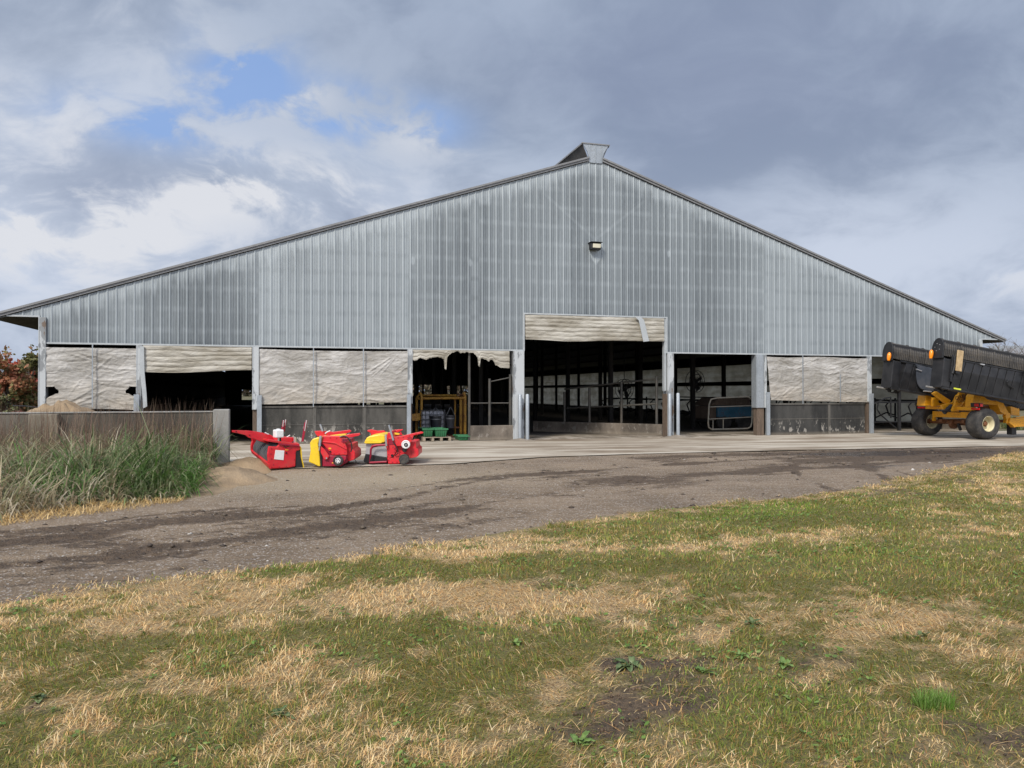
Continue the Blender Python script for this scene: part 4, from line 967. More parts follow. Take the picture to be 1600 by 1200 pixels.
pm_ = gp(385, 733); heap('sand_mound', (pm_.x, pm_.y+.1, -.03), .8, .26, M['sand'], 'sand spill between the wall end post and the red machines', 'sand mound', 19, (1.2, .7), peak=.4)
heap('dirt_heap', bw(-2.7, -.3, .02), .42, .07, M['curb'], 'crumbled dirt at the foot of the column left of the big doorway', 'dirt', 23, (1.2, .7), group=None)
heap('dirt_heap', bw(2.85, -.3, .02), .50, .10, M['curb'], 'crumbled dirt at the foot of the column right of the big doorway', 'dirt', 25, (1.2, .6))

# ---------------------------------------------------------------- old retaining wall
M['tan_conc'] = mat_conc('tan_stained_concrete', (.12, .105, .08), (.24, .215, .17), 0)
WF = Frame('retaining_wall', tuple(WALLO), TH, 'weathered concrete retaining wall with a square end post behind the weeds', 'wall')
MB().span(-26, -.17, 0, .22, -.1, 1.135).build('wall_panel', M['old_wall'], WF, bevel=.015)
MB().span(-26, -.17, -.02, .24, 1.137, 1.165).build('wall_cap', M['wall_post'], WF, bevel=.008)
MB().span(-.17, .155, -.05, .28, -.1, 1.20).build('end_post', M['wall_post'], WF, bevel=.02)
for a, w in ((-3.35, .26), (-8.2, .26), (-13, .26)):
    mb = MB(); mb.prism([(a-w, 1.13), (a+w, 1.13), (a+w*1.1, -.1), (a-w*1.1, -.1)], -.16, -.002); mb.build('buttress', M['tan_conc'], WF, bevel=.015)
#@@PART3
# ---------------------------------------------------------------- lettering
def lettering(s, size, loc, rot, parent, mt='ink', name='lettering', depth=.002):
    cu = bpy.data.curves.new(name, 'FONT'); cu.body = s; cu.size = size; cu.extrude = depth; cu.align_x = 'CENTER'; cu.align_y = 'CENTER'
    t = bpy.data.objects.new(name, cu); COL.objects.link(t); dg = bpy.context.evaluated_depsgraph_get(); dg.update()
    me = bpy.data.meshes.new_from_object(t.evaluated_get(dg)); bpy.data.objects.remove(t); bpy.data.curves.remove(cu)
    o = link_mesh(name, me, M[mt], parent); o.location = loc; o.rotation_euler = rot; return o
# ================================================================ folded crop merger on its trailer
g0 = gp(1553, 686.5, .03)
KF = Frame('crop_merger', (g0.x, g0.y, .03), TH, 'yellow trailed farm implement with two black ribbed heads folded up, parked by the barn', 'farm implement')
xn, _ = KF.L(1553, 660, 0); xf, _ = KF.L(1449, 660, 2.25); xw = (xn+xf)/2
print('wheel x', xn, xf)
R_ = .50
def wheel(x, y0, y1, face):      # y0 outer (towards the camera) .. y1
    prof = [(.24, .0), (.30, -.012), (.40, -.02), (.46, .0), (.488, .05), (.50, .11), (.50, .24), (.50, .38), (.488, .47), (.46, .52), (.40, .54), (.30, .53), (.24, .52)]
    w = y1-y0; pr = [(r*R_/.5, h/.52*w) for r, h in prof]
    # circumferential grooves
    t = MB().lathe(pr, (x, y0, R_), (0, 1, 0), 48, caps=False)
    o = t.build('tyre', M['tyre'], KF, smooth=True)
    rim = MB().lathe([(.245, -.005), (.262, .0), (.245, .02), (.225, .06), (.22, .18), (.16, .22), (.09, .21), (.0, .21)], (x, y0, R_), (0, 1, 0), 40, caps=False)
    rim.lathe([(.245, w+.005), (.262, w), (.24, w-.03), (.225, w-.1), (.16, w-.2), (.0, w-.2)], (x, y0, R_), (0, 1, 0), 40, caps=False)
    r = rim.build('rim', M['rim'], KF, smooth=True)
    hb = MB(); hb.lathe([(.085, .20), (.085, .12), (.06, .09), (0, .09)], (x, y0, R_), (0, 1, 0), 20)
    for k in range(8):
        a = 2*PI*k/8; hb.lathe([(.014, .205), (.014, .185), (0, .185)], (x+.125*math.cos(a), y0, R_+.125*math.sin(a)), (0, 1, 0), 6)
    h = hb.build('hub', M['brown_frame'], KF, smooth=True); h.parent = r; return o
wheel(xw, 0, .46, 1); wheel(xw, 2.25, 2.72, 0)
def K(name, mt, fn, bevel=.008, **kw):
    mb = MB(); fn(mb); return mb.build(name, M[mt], KF, bevel=bevel, **kw)
K('axle', 'gold', lambda m: (m.span(xw-.10, xw+.10, .30, 2.15, .66, .86), m.span(xw-.11, xw-.02, 2.06, 2.16, .52, .66)))
K('axle_tube', 'brown_frame', lambda m: (m.tube([(xw+.02, .35, .5), (xw+.02, 2.3, .5)], .07, 10), m.lathe([(.16, 0), (.16, .12), (0, .12)], (xw+.0, 1.3, .44), (0, 1, 0), 20)))
K('under_frame', 'brown_frame', lambda m: (m.span(xw-.25, xw+1.6, .7, .82, .50, .60), m.span(xw-.25, xw+1.6, 1.6, 1.72, .50, .60), m.span(xw+.2, xw+.5, .75, 1.65, .40, .56)))
K('hanging_cylinder', 'black_steel', lambda m: m.tube([KF.P(1497, 662, 1.0), KF.P(1501, 672, 1.0)], .05, 12))
# lighting bar across the back
xl, _ = KF.L(1440, 637, 2.45)
zl = .985
K('light_bar', 'gold', lambda m: (m.span(xl-.04, xl+.04, .25, .95, zl-.05, zl+.05), m.span(xl-.04, xl+.04, 1.35, 2.25, zl-.05, zl+.05)))
for y in (.20, 2.42):
    f = K('tail_lamp_box', 'black_steel', lambda m: m.span(xl-.07, xl+.07, y-.17, y+.17, zl+.055, zl+.19), .01)
    q = MB().span(xl-.082, xl-.071, y-.14, y+.02, zl+.075, zl+.17).span(xl-.05, xl+.05, y-.182, y-.171, zl+.075, zl+.17).build('tail_lamp', M['red_lens'], KF); q.parent = f
    K('reflector', 'red_lens', lambda m: m.span(xl-.058, xl-.041, y-.16, y+.16, zl-.035, zl+.03), .004)
K('lamp_guard', 'black_steel', lambda m: m.tube([(xl, 2.62, zl-.02), (xl-.06, 2.68, zl+.10), (xl-.03, 2.66, zl+.26), (xl+.05, 2.55, zl+.30)], .016, 8), 0)
# upright frame work (traced on its own vertical planes)
def KP(name, mt, pts, b, th=.06, bevel=.006, parent=None):
    o = MB().prism(KF.poly(pts, b), b, b+th).build(name, M[mt], KF, bevel=bevel)
    return o
KP('side_box', 'gold', [(1447, 618), (1468, 620), (1468, 634), (1445, 634)], 1.75, .35)
KP('side_box', 'gold', [(1458, 621), (1482, 621), (1482, 633), (1458, 635)], 1.55, .10)
K('box_socket', 'black_steel', lambda m: m.lathe([(.07, 0), (.07, -.03), (.04, -.03), (.04, 0)], KF.P(1469, 627, 1.53), (0, 1, 0), 20), 0)
KP('lift_strut', 'gold', [(1459, 615), (1464, 611.5), (1486, 626), (1481, 632)], 1.25, .12)
KP('lift_strut', 'gold', [(1472, 633), (1492, 628), (1492, 633), (1474, 639)], 1.15, .10)
KP('lift_arm', 'gold', [(1487, 643), (1499, 614), (1503, 611.5), (1510, 615), (1507, 622), (1498, 643)], .95, .07)
KP('lift_arm', 'gold', [(1486, 637), (1495, 618), (1498, 616), (1492, 633), (1486, 641)], 1.25, .07)
KP('brace_plate', 'gold', [(1497, 643), (1508, 626), (1524, 612), (1524, 645), (1497, 645)], 1.05, .05)
KP('brace_rib', 'gold', [(1500, 640), (1513, 629), (1514.5, 632), (1503, 643)], 1.0, .04)
K('pivot_hydraulics', 'black_steel', lambda m: (m.tube([KF.P(1475, 645, 1.1), KF.P(1487, 634, 1.1)], .07, 10), m.lathe([(.12, 0), (.12, -.2), (0, -.2)], KF.P(1516, 626, 1.0), (0, 1, 0), 20), m.tube([KF.P(1472, 642, 1.0), KF.P(1524, 644.5, 1.0)], .028, 8)), 0)
KP('front_arm', 'gold', [(1520, 636), (1521, 620), (1523, 616), (1534, 617), (1543, 624), (1557, 628), (1558, 633), (1545, 631.5), (1536, 632), (1530, 634)], .35, .30)
KP('front_leg', 'gold', [(1556, 626), (1568, 630), (1576, 645), (1570, 648), (1563, 643)], .35, .35)
KP('front_leg', 'brown_frame', [(1546, 633), (1562, 634), (1567, 647), (1556, 645), (1534, 635)], .75, .30)
KP('draw_arm', 'gold', [(1571, 650), (1574, 644), (1579, 646), (1579, 653), (1577, 662), (1572, 661), (1573, 656)], .45, .12)
KP('drawbar', 'gold', [(1577, 661), (1579, 653), (1588, 654), (1640, 651), (1640, 665), (1588, 667), (1585, 668), (1583, 665)], .40, .16)
KP('drawbar', 'gold', [(1588, 652), (1640, 646), (1640, 650), (1588, 655)], .9, .12)
KP('gear_box', 'gold', [(1579, 635), (1593, 638), (1593, 650), (1580, 648)], .9, .35)
K('support_foot', 'black_steel', lambda m: m.span(xw+1.55, xw+1.75, .5, .7, .1, .5), .01)
for i, (pa, pb) in enumerate(((1581, 1590), (1584, 1596), (1588, 1599))):
    K('hydraulic_hose', 'hose', lambda m: m.tube([KF.P(pa, 626, .6), KF.P(pa-2, 632+i, .55), KF.P(pa+6, 637+i, .5), KF.P(pb, 632, .55), KF.P(pb-1, 626, .6)], .012, 6), 0)
lettering('OXBO', .19, KF.P(1502.5, 620, .94), (PI/2, math.radians(-12), 0), KF)
lettering('OXBO', .15, KF.P(1504.5, 625.5, .94), (PI/2, math.radians(-12), 0), KF)
# ---- the two folded heads: built along a tilted axis
TILT = math.radians(7.9)
def head(px0, py0, b, wd, length, near):
    x0, z0 = KF.L(px0, py0, b); R = Matrix.Rotation(TILT, 3, 'Y')
    o_ = Vector((x0, b, z0))
    def T(mb): mb.v = [tuple(o_ + R @ Vector(p)) for p in mb.v]; return mb
    r = .33; rw = .66
    # banded drum (windguard tines strapped round the reel)
    mb = MB(); prof = []; x = .02; i = 0
    per = .074
    while x < length:
        rr = r*(1.0 if (i % 9) else 1.06)
        # a D-shaped band: half round above, flat sides below
        pts = []
        for k in range(11):
            a = PI*k/10; pts.append((rr*math.cos(a), rr*math.sin(a)))
        pts += [(-rr*.96, -.22), (rr*.96, -.22)]
        n_ = len(pts); vs = []
        for xx, sc_ in ((x, .93), (x+.012, 1), (x+per-.028, 1), (x+per-.016, .95)):
            vs += [(xx, (r+u_*sc_)*rw + .02, v_*sc_ if v_ > 0 else v_) for u_, v_ in pts]
        fs = []
        for j in range(3): fs += [(j*n_+k, j*n_+(k+1) % n_, (j+1)*n_+(k+1) % n_, (j+1)*n_+k) for k in range(n_)]
        fs += [tuple(range(n_)), tuple(range(4*n_-1, 3*n_-1, -1))]
        mb.add(vs, fs); x += per; i += 1
    T(mb).build('tine_bands', M['ribbed_black'], KF)
    MB_ = MB(); MB_.span(.0, length, .06, r*2*rw-.04, -.2, r*.8); T(MB_).build('reel_core', M['black'], KF)
    # end cap
    def cap(xa, xb, nm):
        mb = MB(); pts = [(r*1.05*math.cos(PI*k/16), r*1.05*math.sin(PI*k/16)) for k in range(17)] + [(-r*1.05, -.30), (r*1.02, -.30)]
        n_ = len(pts); vs = [(xa, (r+u_)*rw+.02, v_) for u_, v_ in pts] + [(xb, (r+u_)*rw+.02, v_) for u_, v_ in pts]
        mb.add(vs, [tuple(range(n_)), tuple(range(2*n_-1, n_-1, -1))] + [(k, (k+1) % n_, (k+1) % n_+n_, k+n_) for k in range(n_)])
        return T(mb).build(nm, M['black_steel'], KF, bevel=.012)
    c_ = cap(-.05, .0, 'end_cap'); cap(length, length+.05, 'end_cap')
    if near:
        mb = MB()
        for k in range(5): mb.lathe([(.012, 0), (.012, -.012), (0, -.012)], (-.05, r*rw+.02+.10*math.cos(k*1.26), .05+.12*math.sin(k*1.26)), (1, 0, 0), 8)
        q = T(mb).build('cap_bolt', M['chrome'], KF); q.parent = c_
    # amber marker lamp
    mb = MB(); yl = -.02 if not near else r*1.7
    yl = .08 if not near else .40
    mb.lathe([(.0, -.15), (.042, -.13), (.062, -.05), (.065, .05), (.045, .12), (0, .15)], (-.11, yl, -.18), (0, 0, 1), 18)
    T(mb).build('amber_lamp', M['amber'], KF, smooth=True)
    # box body: end plate, pan, ribbed belly panel
    hb = 1.20
    mb = MB(); mb.span(.02, .10, .02, wd, -hb-.02, -.28); mb.span(.02, .34, .0, .05, -hb, -.30); mb.span(.10, .16, .06, .12, -hb, -.3)
    T(mb).build('end_panel', M['black_steel'], KF, bevel=.02)
    mb = MB(); n_ = 0
    xs = .55; w_ = .315
    while xs < length-.1:
        mb.add([(xs+.015, .0, -.30), (xs+w_, -.0, -.30), (xs+w_-.10, -.03, -.62), (xs+w_-.16, .02, -hb), (xs-.16, .02, -hb), (xs-.085, -.03, -.62),
                (xs+.015, .06, -.30), (xs+w_, .06, -.30), (xs+w_-.10, .06, -.62), (xs+w_-.16, .06, -hb), (xs-.16, .06, -hb), (xs-.085, .06, -.62)],
               [(0, 1, 2, 5), (5, 2, 3, 4), (6, 11, 8, 7), (11, 10, 9, 8), (0, 5, 11, 6), (5, 4, 10, 11), (1, 7, 8, 2), (2, 8, 9, 3), (0, 6, 7, 1), (4, 3, 9, 10)])
        xs += w_+.022
    T(mb).build('belly_panel', M['black_steel'], KF, bevel=.006)
    mb = MB(); mb.span(.3, length, .055, .11, -hb, -.3); mb.span(.1, length, .1, wd, -hb-.02, -hb+.05); mb.span(.1, length, wd-.06, wd, -hb, -.25)
    T(mb).build('pan', M['black'], KF)
    mb = MB(); mb.span(.05, length, -.02, .05, -hb-.06, -hb); mb.span(.3, length, -.01, .04, -.30, -.25)
    T(mb).build('edge_rail', M['black_steel'], KF, bevel=.01)
    mb = MB(); mb.tube([(-.22, .35, -hb-.02), (.12, .35, -hb-.02)], .028, 10); T(mb).build('stub_tube', M['chrome'], KF, smooth=True)
    mb = MB()
    for k in range(6): mb.lathe([(.045, 0), (.045, .05), (0, .05)], (.15+.09*k, .2+.07*(k % 3), -hb-.07-.03*(k % 2)), (0, 1, 0), 10)
    mb.tube([(.1, .3, -hb-.05), (.3, .25, -hb-.14), (.55, .28, -hb-.12), (.7, .3, -hb-.06)], .018, 8)
    T(mb).build('valve_cluster', M['black_steel'], KF, smooth=True)
    if near:
        mb = MB(); mb.span(.42, .66, -.09, -.05, -.64, .02); o1 = T(mb).build('tan_fender_panel', M['bronze'], KF, bevel=.015); 
        mb = MB(); mb.span(.44, .6, -.08, -.03, -.72, -.645); T(mb).build('panel_bracket', M['black'], KF)
        mb = MB(); mb.span(.28, .36, -.06, .0, -1.0, -.16); mb.tube([(.33, -.07, -.2), (.36, -.08, -.5), (.32, -.07, -.75)], .035, 8); T(mb).build('hinge_post', M['black_steel'], KF, bevel=.01)
        mb = MB(); mb.span(.48, .76, -.032, -.021, -hb-.01, -hb+.035); T(mb).build('lime_marker', M['limelabel'], KF)
        mb = MB(); mb.tube([(2.62, -.05, -.62), (2.52, -.06, -.70), (2.58, -.06, -.78), (2.85, -.05, -.86)], .018, 8); T(mb).build('loose_hose', M['hose'], KF)
        mb = MB(); mb.span(3.25, 3.37, -.07, .0, -1.0, -.1); mb.tube([(3.31, -.1, .05), (3.31, -.1, -.8)], .03, 8); mb.lathe([(.07, 0), (.07, -.05), (0, -.05)], (3.24, -.07, -.32), (0, 1, 0), 12); T(mb).build('hinge_post', M['black_steel'], KF, bevel=.01)
        mb = MB(); mb.span(1.42, 1.58, -.045, -.0, -.30, -.26); T(mb).build('clip', M['chrome'], KF)
    else:
        # open side of the far head with its curved shield
        mb = MB(); pl = [(.85, -.30), (1.75, -.34), (1.78, -1.10), (1.45, -1.12)]
        for k in range(9):
            a = k/8; pl.append((1.30-.33*math.sin(a*PI/2)-.05, -1.10+.62*(1-math.cos(a*PI/2))))
        pl.append((.95, -.42)); mb.prism(pl, -.10, -.06)
        T(mb).build('curved_shield', M['shield'], KF, bevel=.006)
        mb = MB(); mb.tube([(.84, -.14, -.47), (1.08, -.14, -.50)], .016, 8); mb.tube([(1.22, -.16, -1.16), (1.55, -.16, -1.14)], .022, 8); T(mb).build('handle_bar', M['chrome'], KF, smooth=True)
M['shield'] = simple('slate_steel_shield', (.055, .065, .085), .35, var=.2, dirt=(.12, .11, .1), dirt_amt=.3)
head(1397, 549.5, 1.62, .46, 4.3, False)
head(1476.5, 544.5, -.25, .46, 4.3, True)
K('hydraulic_line', 'black_steel', lambda m: (m.tube([KF.P(1404, 607, 1.9), KF.P(1440, 615, 1.9), KF.P(1452, 619, 1.9)], .022, 8), m.tube([KF.P(1425, 613, 1.8), KF.P(1430, 607, 1.8), KF.P(1445, 607, 1.8), KF.P(1452, 610, 1.8)], .016, 8)), 0)
K('head_support', 'black', lambda m: (m.prism(KF.poly([(1465, 607), (1520, 610), (1524, 622), (1508, 618), (1490, 640), (1484, 632), (1466, 617)], 1.35), 1.35, 1.75), m.prism(KF.poly([(1515, 613), (1600, 622), (1640, 630), (1640, 640), (1600, 640), (1560, 628), (1530, 618)], 1.0), 1.0, 1.5)), .01)

# ================================================================ the three red machines
def RF(px, py, rz, lab): 
    p = gp(px, py, .03); return Frame('forage_pickup', (p.x, p.y, .03), rz, lab, 'farm attachment', 'red farm attachments in a row on the concrete')
def RP(fr, name, mt, pts, b, th, bevel=.01, parent=None, world_b=None):
    o = MB().prism(fr.poly(pts, b), b, b+th).build(name, M[mt], fr, bevel=bevel)
    if parent: o.parent = parent
    return o
def RT(fr, name, mt, pts, b, r, n=10, parent=None):
    o = MB().tube([fr.P(x, y, b) if len((x, y)) == 2 else None for x, y in pts], r, n).build(name, M[mt], fr, smooth=True)
    if parent: o.parent = parent
    return o
def disc(fr, name, mt, px, py, b, r, w, prof=None, parent=None):
    mb = MB().lathe(prof or [(r*.98, w), (r, w*.5), (r, 0), (r*.85, -.01), (r*.8, 0), (0, 0)], fr.P(px, py, b), (0, 1, 0), 28)
    o = mb.build(name, M[mt], fr, smooth=True)
    if parent: o.parent = parent
    return o
M['disc_grey'] = simple('worn_steel_disc', (.17, .175, .19), .4, metal=.2, var=.3)
def bolts(fr, pts, b, r=.012, mt='dark_red'):
    for x, y in pts: MB().lathe([(r, 0), (r, -.008), (0, -.008)], fr.P(x, y, b), (0, 1, 0), 6).build('bolt', M[mt], fr)
# --- first: drum end open to the left, side plate towards the viewer
F1 = RF(424, 733, math.radians(40), 'red farm attachment with a white bottle and a black tined drum, leftmost of three')
RP(F1, 'side_plate', 'red', [(420, 697), (433, 698), (436, 694), (468, 695), (470, 703), (463, 705), (462, 729), (452, 731), (427, 732.5), (423, 730), (419, 722), (418, 710)], 0, .05, .02)
RP(F1, 'side_plate', 'dark_red', [(424, 700), (466, 700), (462, 724), (430, 728), (420, 718)], 1.05, .04, .01)
def f1drum():
    a = F1.P(434, 712, .06); c = F1.P(409, 698, .98); d = c-a; L_ = d.length; r = .165
    mb = MB(); mb.lathe([(r*.8, 0), (r*.8, L_)], a, d, 24)
    mb.build('tined_drum', M['black'], F1, smooth=True); mb = MB()
    for k in range(10):
        y = .03+k*(L_-.06)/10; mb.lathe([(r*.8, y), (r*1.32, y+.012), (r*1.32, y+.020), (r*.8, y+.032)], a, d, 28, caps=False)
    mb.build('drum_disc', M['disc_grey'], F1, smooth=True)
    a = a + Vector((-.02, 0, -.16)); c = c + Vector((.02, 0, -.10)); d = c-a
    mb = MB(); mb.lathe([(r*.5, 0), (r*.5, d.length)], a, d, 20)
    for k in range(15): y = .02+k*(L_-.06)/15; mb.lathe([(r*.52, y), (r*.8, y+.01), (r*.8, y+.022), (r*.52, y+.034)], a, d, 24)
    mb.build('lower_roller', M['black'], F1, smooth=True)
f1drum()
def quad(fr, name, mt, pts, th=.04, bevel=.006):
    P_ = [fr.P(x, y, b) for x, y, b in pts]; n = (P_[1]-P_[0]).cross(P_[3]-P_[0]).normalized()*th
    mb = MB().add(P_ + [p+n for p in P_], [(0, 1, 2, 3), (7, 6, 5, 4), (0, 4, 5, 1), (1, 5, 6, 2), (2, 6, 7, 3), (3, 7, 4, 0)])
    return mb.build(name, M[mt], fr, bevel=bevel)
quad(F1, 'hood', 'red', [(419, 690, .0), (468, 697, .0), (455, 688, .8), (396, 684, 1.0)])
RP(F1, 'drum_cheek', 'red', [(392, 680), (400, 683), (401, 690), (399, 700), (402, 709), (398, 711), (393, 704), (392.5, 697), (394.5, 689)], 1.02, .06, .01)
quad(F1, 'lower_lip', 'red', [(425, 732, .0), (422, 724, .0), (394, 702, 1.04), (396, 707, 1.04)])
quad(F1, 'drum_back', 'black', [(446, 697, .10), (452, 728, .10), (428, 709, .95), (422, 690, .95)])
xd, zd_ = F1.L(424, 715, 0)
MB().span(xd+.25, xd+.60, .05, .9, .10, zd_+.15).build('inner_body', M['black'], F1)
h1 = RP(F1, 'hitch_arm', 'red', [(363.5, 672.5), (378, 672.5), (395, 673.5), (402, 677), (420, 679), (425, 682), (432, 690), (433, 699), (420, 700), (418, 693), (405, 689), (396, 685), (389, 684), (384, 680), (372, 677), (364, 675.5)], .35, .06, .006)
RP(F1, 'hitch_arm', 'red', [(384, 672.5), (400, 674), (420, 678), (432, 684), (432, 687), (414, 683), (398, 678), (385, 675.5)], .85, .05, .006)
disc(F1, 'bolt_hole', 'black', 369, 674.3, .345, .012, .01, parent=h1); disc(F1, 'bolt_hole', 'black', 390, 680, .345, .012, .01, parent=h1); 
RP(F1, 'square_socket', 'black', [(420, 690), (424, 690), (424, 693.5), (420, 693.5)], .34, .008, 0)
RT(F1, 'bottle_bracket', 'chrome', [(435, 691), (435, 684)], .1, .022, 10)
RT(F1, 'bottle_bracket', 'black', [(438, 692), (438, 684)], .15, .02, 10)
x1, z1 = F1.L(436, 684, .05); MB().span(x1-.085, x1+.085, .0, .17, z1, z1+.165).build('white_bottle', M['white_plastic'], F1, bevel=.022)
MB().lathe([(.04, 0), (.04, .015), (0, .02)], (x1, .08, z1+.165), (0, 0, 1), 16).build('bottle_cap', M['white_plastic'], F1, smooth=True)
RP(F1, 'top_box', 'red', [(440, 683.5), (461, 683.5), (461.5, 694), (437, 693)], .30, .5, .015)
RP(F1, 'edge_flange', 'dark_red', [(436, 692.5), (468, 696), (468.5, 698), (436, 695)], -.03, .03, .003)
RP(F1, 'white_plate', 'white_plastic', [(430.5, 703), (444.5, 704), (443, 719), (428.5, 717.5)], -.008, .008, .002)
RP(F1, 'warning_label', 'orange_label', [(446, 702), (450.5, 702.3), (450.5, 704), (446, 703.8)], -.006, .006, 0)
disc(F1, 'latch', 'black', 447.7, 707.8, -.012, .018, .01)
RP(F1, 'rear_skirt', 'black', [(462, 703), (470, 702), (471, 716), (475, 731), (462, 731)], .02, .95, .01)
RP(F1, 'skirt_edge', 'yellow', [(469.5, 697), (471.2, 700), (472.4, 716), (475.8, 731.5), (474.6, 731.5), (471, 716), (469.8, 703)], .0, .99, .002)
for a, b_, bb in (((443, 657), (441, 676), .7), ((446.5, 656), (443.5, 674), .75), ((479, 657), (473, 690), .6)):
    RT(F1, 'striped_rod', 'dark_red', [a, b_], bb, .02, 8); RT(F1, 'rod_sleeve', 'chrome', [(a[0], a[1]-.5), ((a[0]+b_[0])/2, (a[1]+b_[1])/2)], bb-.02, .012, 8)
RP(F1, 'rod_plate', 'dark_red', [(476.5, 660), (478.5, 660), (474.5, 690), (471.5, 690)], .62, .03, .004)
RP(F1, 'rod_plate', 'dark_red', [(442, 661), (446.5, 661), (443, 677), (440, 672)], .72, .03, .004)
RT(F1, 'spring', 'chrome', [(460.5, 683), (461, 693)], .25, .03, 8); RT(F1, 'grease_line', 'white_plastic', [(414, 676), (420, 679)], .5, .012, 6); RT(F1, 'grease_line', 'white_plastic', [(448, 683), (453, 680)], .5, .012, 6)
# --- second: yellow skirt on its left
F2 = RF(525, 729, math.radians(3), 'red farm attachment with a tall yellow skirt on its left side, middle of the three')
def side_x(a, b, z0, z1): pass
MB().prism(F2.poly([(503, 688), (539, 688), (541, 690), (543, 711), (543, 722), (533, 728.5), (503, 728.5), (502, 700)], .05), .05, 1.15).build('body', M['dark_red'], F2, bevel=.015)
RP(F2, 'side_cover', 'red', [(503.5, 680.5), (531, 681), (538, 690), (542, 700), (542.5, 711), (519, 711.5), (503, 692)], -.02, .07, .015)
RP(F2, 'cover_ridge', 'red', [(504, 689), (523, 691), (542, 701), (542, 703), (523, 693.3), (504, 691)], -.045, .025, .006)
RP(F2, 'swing_plate', 'red', [(501, 697), (507, 702), (514, 712), (512, 717.5), (507, 718.5), (504, 713), (501, 707)], -.06, .035, .008)
disc(F2, 'pivot_bolt', 'chrome', 510, 715.7, -.075, .020, .015)
RP(F2, 'yellow_skirt', 'yellow', [(484, 692), (488, 686), (497, 683), (500.5, 684), (499, 688), (497, 694), (499, 708), (500.5, 729), (497, 728.5), (490, 725), (482, 722), (485, 705)], -.02, 1.10, .02)
RP(F2, 'skirt_gap', 'black', [(497, 693), (502, 692), (503, 728.5), (500, 728.5), (498.5, 708)], .0, 1.05, .004)
RT(F2, 'hydraulic_ram', 'galv', [(501, 681), (499.5, 697)], -.06, .026, 10); RT(F2, 'ram_rod', 'chrome', [(499.5, 697), (498.3, 704)], -.06, .012, 8)
RP(F2, 'roller_housing', 'dark_red', [(504, 712), (541, 712), (541, 716), (536, 726), (532, 728.5), (504, 728.5)], -.01, .06, .008)
w2 = disc(F2, 'gauge_wheel', 'tyre', 528.2, 720, -.05, .105, .09)
disc(F2, 'wheel_hub', 'white_plastic', 528.2, 720, -.068, .058, .012, parent=w2)
mb = MB()
for k in range(5): a = 2*PI*k/5; c_ = F2.P(528.2, 720, -.082); mb.lathe([(.011, 0), (.011, -.004), (0, -.004)], (c_.x+.035*math.cos(a), c_.y, c_.z+.035*math.sin(a)), (0, 1, 0), 8)
q = mb.build('wheel_nut', M['ink'], F2); q.parent = w2
RP(F2, 'rear_block', 'red', [(541, 694), (549, 694), (550, 702), (554.5, 706), (555, 716), (552, 719), (544, 720.5), (542, 712)], .10, .9, .012)
RP(F2, 'hitch_arm', 'red', [(531, 682), (545, 678.5), (562, 676.5), (563, 679), (560, 681), (545, 684), (541, 692), (538, 694), (533, 691)], .0, .05, .006)
RP(F2, 'hitch_arm', 'red', [(491, 673.5), (502, 673), (520, 675), (546, 671.5), (549, 673.5), (547, 675.5), (530, 680), (505, 682), (496, 682), (493, 678)], .80, .06, .006)
RP(F2, 'yellow_guard', 'yellow', [(513, 681), (528, 679), (540, 678), (540, 680.5), (528, 682), (515, 682.5)], .35, .2, .004)
RP(F2, 'top_bracket', 'dark_red', [(533.5, 685.5), (543, 684.5), (543, 691), (535, 692)], -.04, .02, .004)
RT(F2, 'hose', 'hose', [(531, 682.5), (537, 681), (543, 683.5), (548.5, 691), (550, 700), (548, 706)], -.03, .014, 8)
RT(F2, 'hydraulic_ram', 'galv', [(500, 663), (504, 674)], .7, .022, 8)
RT(F2, 'grease_line', 'white_plastic', [(508, 677.5), (512, 674.5), (516, 673)], .3, .012, 8)
RP(F2, 'warning_label', 'orange_label', [(513.5, 699.5), (517.5, 699.8), (517.5, 702), (513.5, 701.7)], -.027, .006, 0)
disc(F2, 'latch', 'black', 516, 705.5, -.035, .018, .012)
RP(F2, 'warning_label', 'orange_label', [(518.5, 722.5), (522, 722.5), (522, 724), (518.5, 724)], -.016, .005, 0)
lettering('375', .062, F2.P(538.5, 688, -.055), (PI/2, 0, 0), F2)
# --- third: pale box on its left, white pulley
F3 = RF(612, 725, math.radians(2), 'red farm attachment with a grey metal box and white pulley, rightmost of the three')
RP(F3, 'metal_box', 'grey_sheet', [(572, 693), (601, 693), (605, 702), (605, 715), (571, 709.5)], .06, .95, .01)
RP(F3, 'box_skirt', 'black_steel', [(571, 709), (605, 715.5), (605, 721), (580, 723.5), (570, 723), (568, 720)], .04, .97, .008)
RP(F3, 'yellow_cover', 'yellow', [(569.5, 690), (573, 684), (577, 681.5), (594, 678.5), (601, 680), (602, 690), (598, 692.3), (571, 692.8)], .02, 1.0, .02)
RP(F3, 'cover_lip', 'yellow', [(569, 692), (570.5, 688), (578, 687.5), (597, 690), (596, 692.5), (571, 693)], -.02, .04, .004)
RT(F3, 'rail_frame', 'dark_red', [(606, 695.2), (588, 695.6), (582, 697), (579.5, 702), (579, 712), (577, 722.8), (604, 721.5)], -.06, .022, 10)
RP(F3, 'frame_gusset', 'dark_red', [(580, 698), (584, 695.5), (596, 695), (590, 698), (583, 699.5), (580.5, 703)], -.055, .02, .004)
RP(F3, 'body', 'red', [(604, 684), (606, 675.5), (611, 674.5), (616, 685), (622, 694), (640, 700), (646, 706), (641, 716), (624, 724.5), (607, 724.5), (605, 712), (604, 700)], .05, 1.1, .015)
RP(F3, 'side_plate', 'red', [(606.5, 684.5), (613, 684), (617, 695), (620, 697), (619, 705), (616, 711), (612, 715), (608, 716), (605, 711), (606, 697)], -.02, .06, .008)
